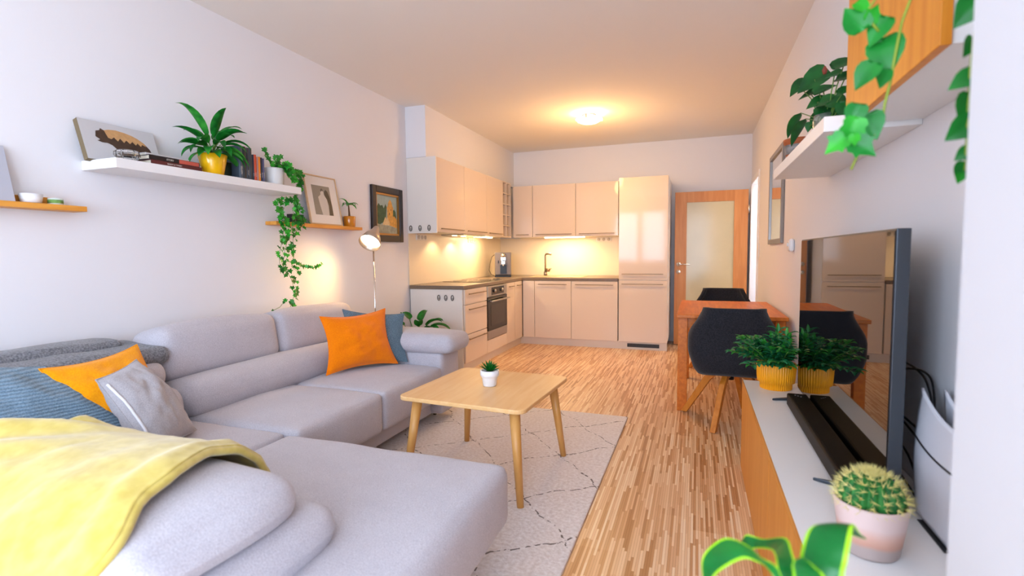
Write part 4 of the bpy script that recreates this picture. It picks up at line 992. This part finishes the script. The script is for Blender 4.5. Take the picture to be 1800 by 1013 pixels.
# soundbar
r=thing('soundbar',(.43,2.16,TZ),'long black soundbar lying in front of the television','speaker')
B(.398,.478,1.712,2.605,TZ+.013,TZ+.068).build('body',mat('soundbar_black','#09090a',.5,spec=.15),r,bevel=.006)
B(.41,.468,1.73,2.59,TZ+.0682,TZ+.0692).build('top_panel',mat('soundbar_top','#050506',.5,spec=.12),r)
m=MB()
for k in range(3): m.cyl((.425+.01*k,2.56-.01*k,TZ+.0695),(.425+.01*k,2.56-.01*k,TZ+.071),.003,n=8)
m.build('buttons',mat('button_grey','#8a8d92',.4),r)
m=MB(); 
for yy in (1.80,2.5): m.box(.41,.465,yy,yy+.05,TZ+.0005,TZ+.0128)
m.build('foot',BLACK,r)
# cactus
r=thing('potted_cactus',(.398,1.40,TZ),'round spiny cactus in a two-tone pink pot on the media unit','plant')
def cact_pot():
    m=bpy.data.materials.new('pink_concrete'); m.use_nodes=True; nt=m.node_tree; b=nt.nodes['Principled BSDF']; b.inputs['Roughness'].default_value=.6
    tc=nt.nodes.new('ShaderNodeTexCoord'); s=nt.nodes.new('ShaderNodeSeparateXYZ'); nt.links.new(tc.outputs['Object'],s.inputs[0])
    n=nt.nodes.new('ShaderNodeTexNoise'); n.inputs['Scale'].default_value=14; nt.links.new(tc.outputs['Object'],n.inputs['Vector'])
    z=math_node(nt,'ADD',math_node(nt,'DIVIDE',s.outputs[2],.13),math_node(nt,'MULTIPLY',math_node(nt,'SUBTRACT',n.outputs['Fac'],.5),.12))
    rp=nt.nodes.new('ShaderNodeValToRGB'); e=rp.color_ramp.elements; e[0].position=.22; e[0].color=hexc('#b5a39d'); e[1].position=.62; e[1].color=hexc('#dfc4bd')
    x=e.new(.30); x.color=hexc('#cf9c86'); x=e.new(.45); x.color=hexc('#dcae9c')
    nt.links.new(z,rp.inputs[0]); nt.links.new(rp.outputs[0],b.inputs['Base Color']); return m
pot(r,.398,1.40,TZ+.0005,.125,.060,.077,cact_pot())
CZ=TZ+.118
m=MB(); n=48; vs=[]; prof=[(.052,-.014),(.063,.005),(.0645,.018),(.058,.040),(.043,.056),(.022,.065),(.004,.066)]
m.lathe([(a,b+CZ) for a,b in prof],.398,1.40,144,rib=.0042,ribn=18); m.build('body',leafmat('cactus_green','#1d6a2c','#3f9440',60,.6),r)
m=MB()
for k in range(18):
    a0=2*PI*k/18
    for (rr,zz) in ((.0665,.000),(.069,.013),(.066,.027),(.058,.042),(.046,.055),(.030,.064),(.014,.068),(.005,.068)):
        c=Vector((.398+rr*math.cos(a0),1.40+rr*math.sin(a0),CZ+zz)); out=Vector((math.cos(a0)*rr/.065,math.sin(a0)*rr/.065,max(.05,(zz-.008)*14))).normalized()
        for j in range(11):
            c=c+Vector((random.uniform(-1,1),random.uniform(-1,1),0))*.0015; d=(out+Vector((random.uniform(-1,1),random.uniform(-1,1),random.uniform(-.8,1)))*.8).normalized(); L=random.uniform(.014,.026)
            t=d.orthogonal()*.0006; t2=d.cross(t)
            m.add([c+t,c-t*.5+t2,c-t*.5-t2,c+d*L],[(0,1,3),(1,2,3),(2,0,3)],False,0)
m.build('spines',mat('cactus_spines','#efe08e',.5),r)
# game console behind the cactus
r=thing('game_console',(.585,1.55,TZ),'tall white game console with dark core behind the cactus','game console')
WP=mat('console_white','#dfe1ea',.35)
def side(x,t,s_):
    m=MB()
    def P(u,v):
        y=1.38+.26*u; top=.285+.058*(u**3); z=TZ+.006+top*v
        return Vector((x+s_*(.012*math.sin(PI*min(1,v*1.05))+.0)*(1 if s_<0 else .5),y,z))
    m.grid(P,20,24); return m
for x,s_ in ((.574,-1),(.624,1)):
    o=side(x,.006,s_).build('side_panel',WP,r,solid=.006,soff=0)
    def PP(u,s_=s_,x=x):
        v=.68-.05*u; return Vector((x+s_*(.012*math.sin(PI*min(1,v*1.05))+.004)*(1 if s_<0 else .5),1.38+.26*u,TZ+.006+(.285+.058*u**3)*v))
    MB().tube([PP(i/16) for i in range(17)],.0025,6).build('seam_line',BLACK,r)
m=MB(); m.box(.581,.617,1.385,1.635,TZ+.003,TZ+.272); m.build('core',mat('console_core','#2a2d33',.3),r,bevel=.006)
MB().box(.56,.64,1.44,1.60,TZ+.0005,TZ+.0028).build('stand',BLACK,r)
# cables behind the TV
def cable(pts,label):
    P=[Vector(p) for p in pts]; out=[]
    for i in range(len(P)-1):
        p0=P[max(0,i-1)];p1=P[i];p2=P[i+1];p3=P[min(len(P)-1,i+2)]
        for j in range(8):
            t=j/8; out.append(.5*((2*p1)+(-p0+p2)*t+(2*p0-5*p1+4*p2-p3)*t*t+(-p0+3*p1-3*p2+p3)*t**3))
    out.append(P[-1]); m=MB(); m.tube(out,.0032,6); tag(m.build('cable',BLACK),label,'cable','cables behind the television')
cable([(.523,2.2,.80),(.56,2.05,.86),(.615,1.95,.865),(.63,1.80,.845),(.60,1.64,.79)],'highest black cable looping from television to game console')
cable([(.523,2.1,.79),(.57,1.98,.80),(.62,1.88,.85),(.63,1.75,.85),(.605,1.64,.76)],'black cable crossing the highest loop behind the television')
cable([(.523,2.05,.74),(.57,1.92,.73),(.62,1.85,.69),(.625,1.74,.675),(.61,1.642,.68)],'black cable at mid height behind the television')
cable([(.523,2.15,.76),(.58,2.0,.74),(.61,1.9,.69),(.62,1.78,.655),(.60,1.642,.64)],'black cable just under the mid-height one behind the television')
cable([(.523,2.0,.70),(.57,1.92,.66),(.61,1.84,.60),(.61,1.74,.535),(.60,1.68,.502)],'black cable hanging down onto the unit top behind the television')
cable([(.523,1.9,.62),(.555,1.84,.58),(.585,1.78,.54),(.60,1.70,.502)],'lowest black cable behind the television near its edge')
# ================================================================ WHITE SHELF & CABINET ABOVE TV
rb('wall_shelf',.382,XR-.001,1.935,3.10,1.602,1.651,WHITE,'white floating shelf on the right wall above the television','shelf')
r=thing('wall_cabinet',(.55,1.58,1.635),'wall cabinet with an orange oak front at the top right, seen from below','cabinet')
B(.462,XR-.001,1.262,1.93,1.618,2.34).build('body',WHITE,r,bevel=.001)
B(.440,.461,1.252,1.93,1.614,2.34).build('door',CAB,r,bevel=.002)
def at(u,v,y):
    d=Vector(((u-900)/FPX,(506.5-v)/FPX,-1)); M=cam_matrix().to_3x3(); w=M@d; return Vector((0,0,CH))+w*(y/w.y)
# red pot and anthurium on the shelf
r=thing('terracotta_pot',(.455,2.93,1.651),'small terracotta pot with a grey band on the far end of the right white shelf','pot')
pot(r,.47,2.93,1.6515,.125,.050,.064,wood('terracotta','#a8562c','#b9663a','Z',20,.6,stretch=.1),rim=.02)
MB().lathe([(.0605,1.70),(.0635,1.745)],.47,2.93,32).build('band',mat('pot_band','#8f8a86',.5,var=.3,vscale=50),r)
r=thing('potted_plant',(.47,2.33,1.651),'dark-leaved plant in a glass jar on the right white shelf','plant')
MB().lathe([(.040,1.6515),(.047,1.66),(.050,1.72),(.046,1.745),(.043,1.745),(.046,1.72),(.043,1.665),(.02,1.66)],.47,2.33,32).build('glass_jar',mat('jar_glass_clear','#e8efe6',.03,trans=.9,ior=1.3),r)
MB().lathe([(.038,1.667),(.041,1.70),(.038,1.715)],.47,2.33,24).build('soil',mat('roots_soil','#6d5a3a',.9,bump=1,bscale=80,var=.4,vscale=40),r)
m=MB(); st=MB()
P0=Vector((.47,2.33,1.72))
for (u,v,y,sz,nx,ny,nz,ax,az) in [(1432,140,2.45,.150,-.45,-.75,.35,-.9,-.55),(1405,152,2.55,.105,-.5,-.7,.5,-.5,-.8),(1447,158,2.38,.10,-.3,-.6,.75,.8,-.1),(1425,165,2.50,.10,-.4,-.5,.75,-.9,-.1),(1484,112,2.20,.11,-.2,-.6,.7,.9,-.1),(1467,131,2.25,.07,-.3,-.6,.7,-.9,-.1),(1486,136,2.20,.09,-.3,-.6,.7,.5,-.5),(1455,178,2.30,.10,-.4,-.6,.65,.6,-.5),(1437,180,2.40,.09,-.3,-.7,.6,-.6,-.5),(1472,180,2.24,.09,-.4,-.7,.5,.6,-.6),(1484,160,2.18,.07,-.4,-.6,.6,.6,-.3),(1447,196,2.32,.085,-.4,-.8,.4,.3,-.8),(1468,198,2.28,.085,-.4,-.8,.4,-.3,-.8),(1486,190,2.2,.09,-.5,-.7,.3,.2,-.9),(1423,222,2.42,.05,-.5,-.8,.2,-.1,-1)]:
    c=at(u,v,y); st.tube([P0+Vector((0,(c.y-2.33)*.2,-.02)),P0.lerp(c,.55)+Vector((0,0,.01)),c],.0022,5)
    heart_leaf(m,c,(nx,ny,nz),(ax,.2,az),sz*.78)
for (dx,dy,dz,L) in [(-.05,.14,.02,.16),(-.06,.20,.06,.15),(.0,.10,.04,.10)]:
    st.tube([P0,P0+Vector((dx,dy,dz+.03))],.002,5); leaf(m,P0+Vector((dx,dy,dz+.03)),(-.2,.8,-.35),L,.045,.5,.2,7)
m.build('leaves',leafmat('anthurium_leaf','#0e4a1e','#1c6a2a',14,.3),r); st.build('stems',STEM,r)
m=MB(); m.lathe([(.006,1.90),(.010,1.915),(.003,1.93)],.455,2.32,10); m.build('bud',mat('red_bud','#8a3a2a',.5),r)
# ivy hanging beside the cabinet, close to the camera
r=thing('trailing_ivy',(.40,1.08,2.2),'large-leaved ivy hanging in front of the oak wall cabinet at top right','plant')
# its pot stands on the cabinet, above the picture
r.location=(.55,1.40,2.34); WO[r.name]=Vector((.55,1.40,2.34))
pot(r,.55,1.36,2.3405,.12,.06,.075,mat('white_matt_pot','#e4e2de',.5))
m=MB(); st=MB()
V1=[(.53,1.33,2.44),(.45,1.18,2.40),(.36,1.08,2.20)]+[tuple(at(u,v,1.05)) for u,v in ((1600,0),(1585,40),(1575,90),(1566,140),(1556,180),(1550,215))]
st.tube(V1,.0022,6)
V2=[(.53,1.33,2.44),(.43,1.18,2.38),(.33,1.08,2.15)]+[tuple(at(u,v,1.05)) for u,v in ((1538,0),(1520,25),(1532,40),(1545,55))]
st.tube(V2,.002,6)
st.tube([tuple(at(u,v,1.05)) for u,v in ((1550,215),(1530,250),(1510,268),(1496,298))],.002,6)
CN=(at(1500,200,1.05)-Vector((0,0,CH))).normalized()*-1
Mc=cam_matrix().to_3x3()
def cl(u,v,size,ang,lob=False,y=1.05,mi=0,tilt=(0,0)):
    """leaf of the vine, its tip at angle ang from straight down, turned by tilt"""
    c=at(u,v,y); up=Vector((math.sin(ang),0,-math.cos(ang))); nn=Vector((-.35+tilt[0],-1,-.1+tilt[1]))
    right=Vector((1,0,0)); upv=Vector((math.sin(ang)*.93,math.sin(ang)*-.36,-math.cos(ang)))
    heart_leaf(m,c,nn,upv,size*y/FPX,mi,lob)
for a in [(1503,37,40,-2.6,False,1.05,0,(.3,.2)),(1535,25,26,2.6,True,1.05,1,(.6,0)),(1546,52,38,-.6,False,1.05,0,(-.5,.2)),(1558,92,50,.2,False,1.06,0,(0,.2)),(1523,130,38,-.6,False,1.03,0,(-.3,.3)),(1552,135,26,-.2,False,1.04,0,(.6,.1)),(1503,200,32,-.3,False,1.04,0,(.2,.1)),(1532,218,38,.3,False,1.05,0,(.1,.2)),(1499,226,36,-.3,True,1.02,1,(.2,-.2)),(1472,252,36,-.9,True,1.03,1,(-.2,.2)),(1516,258,38,.9,True,1.02,0,(.3,.1)),(1502,245,18,0,True,1.0,1,(0,-.4)),(1515,12,24,.8,False,1.05,1,(.5,.4))]: cl(*a)
V3=[(.56,1.32,2.44),(.55,1.16,2.42),(.50,1.02,2.2)]+[tuple(at(u,v,.93)) for u,v in ((1722,0),(1712,60),(1706,120),(1703,170),(1700,230),(1697,300))]
st.tube(V3,.0018,6)
for a in [(1710,12,46,-.7,False,.93,0,(0,0)),(1704,80,26,-.5,False,.93,0,(.8,0)),(1698,140,34,-1.0,False,.93,0,(0,.5)),(1699,185,36,-.3,False,.93,0,(.5,0)),(1693,225,38,-.9,False,.93,0,(.2,.1)),(1696,270,22,-.9,False,.93,0,(0,.2)),(1692,300,26,-.3,False,.93,0,(.3,0)),(1688,312,14,-.3,False,.93,1,(.3,0))]: cl(*a)
m.build('leaves',[leafmat('ivy_near_leaf','#0d7426','#1a8c2e',18),leafmat('ivy_near_young_leaf','#159024','#35b52a',18)],r); st.build('stems',mat('ivy_stem','#8a9a2e',.5),r)
# ================================================================ foreground dracaena
r=thing('potted_plant',(.16,.78,0),'broad green leaves with lime-yellow edges rising at the bottom of the picture','plant')
pot(r,.13,.62,0,.42,.10,.13,mat('grey_floor_pot','#8a8782',.5))
MB().tube([(.13,.62,.40),(.128,.625,.55),(.135,.64,.70)],[.014,.013,.011],10).build('stem',BRN,r)
m=MB()
def strap(pix,w,y,tw=(0,0,1)):
    """arching leaf through points (u,v,depth) with half-widths w"""
    P=[at(u,v,yy) for u,v,yy in pix]; n=len(P); k=20; rows=[]
    def cr(t):
        t*=n-1; i=min(int(t),n-2); f=t-i; p0=P[max(0,i-1)];p1=P[i];p2=P[i+1];p3=P[min(n-1,i+2)]
        return .5*((2*p1)+(-p0+p2)*f+(2*p0-5*p1+4*p2-p3)*f*f+(-p0+3*p1-3*p2+p3)*f**3), w[i]*(1-f)+w[i+1]*f
    for i in range(k+1):
        p,ww=cr(i/k); q,_=cr(min(1,i/k+.02)); q0,_=cr(max(0,i/k-.02)); t=(q-q0).normalized(); sd=t.cross(Vector(tw)).normalized(); nr=sd.cross(t).normalized()
        rows.append([p+sd*ww*f+nr*abs(f)*ww*.25 for f in (-1,-.84,-.4,0,.4,.84,1)])
    b=len(m.v); m.v+=[q for r_ in rows for q in r_]
    for i in range(k):
        for j in range(6): m.f.append([b+i*7+j,b+i*7+j+1,b+(i+1)*7+j+1,b+(i+1)*7+j]); m.m.append(1 if j in (0,5) else 0); m.sm.append(True)
def blade(rows_):
    """broad arching blade given by its two edges: (left u,v, depth, right u,v, depth)"""
    A=[at(a,b,c) for a,b,c,_,_,_ in rows_]; Bq=[at(d,e,f) for _,_,_,d,e,f in rows_]; n=len(A); k=26; out=[]
    def cr(P,t):
        t*=n-1; i=min(int(t),n-2); f=t-i; p0=P[max(0,i-1)];p1=P[i];p2=P[i+1];p3=P[min(n-1,i+2)]
        return .5*((2*p1)+(-p0+p2)*f+(2*p0-5*p1+4*p2-p3)*f*f+(-p0+3*p1-3*p2+p3)*f**3)
    for i in range(k+1):
        a,b_=cr(A,i/k),cr(Bq,i/k); c=(a+b_)/2; w=(b_-a); back=Vector((-.1,1,-.2)).normalized()*w.length*.14
        out.append([a.lerp(b_,t)+back*(1-(2*t-1)**2) for t in (0,.09,.3,.5,.7,.91,1)])
    b0=len(m.v); m.v+=[q for r_ in out for q in r_]
    for i in range(k):
        for j in range(6): m.f.append([b0+i*7+j,b0+i*7+j+1,b0+(i+1)*7+j+1,b0+(i+1)*7+j]); m.m.append(1 if j in (0,5) else 0); m.sm.append(True)
blade([(1385,1070,.66,1375,1085,.66),(1370,1003,.66,1366,1030,.66),(1338,980,.67,1350,1001,.67),(1312,958,.69,1330,988,.69),(1275,946,.71,1306,983,.70),(1244,966,.73,1272,1000,.71),(1233,990,.74,1254,1016,.72),(1238,1030,.75,1242,1034,.74)])
blade([(1372,1070,.68,1408,1070,.66),(1366,1000,.69,1402,1010,.67),(1360,972,.72,1393,972,.70),(1350,966,.75,1381,946,.73),(1336,964,.77,1345,948,.77),(1322,966,.78,1328,944,.79),(1311,972,.77,1312,940,.80),(1302,968,.78,1304,950,.80)])
blade([(1400,1085,.66,1478,1085,.66),(1402,1010,.66,1484,1013,.67),(1405,985,.66,1489,990,.68),(1412,952,.67,1494,962,.69),(1424,928,.69,1499,932,.71),(1448,921,.72,1501,922,.73),(1470,930,.76,1506,928,.76),(1500,942,.79,1512,938,.79),(1522,949,.82,1524,948,.82)])
blade([(1398,1080,.64,1470,1080,.65),(1394,1012,.63,1452,1018,.64),(1392,995,.62,1436,1000,.63),(1397,985,.61,1422,988,.615),(1409,980,.60,1411,980,.60)])
blade([(1300,1070,.64,1335,1080,.64),(1275,1030,.65,1300,1045,.65),(1262,1016,.67,1275,1034,.67),(1250,1022,.68,1252,1026,.68)])
m.build('leaves',[leafmat('dracaena_green','#045c22','#0a7a2e',8,.3),LIME],r)
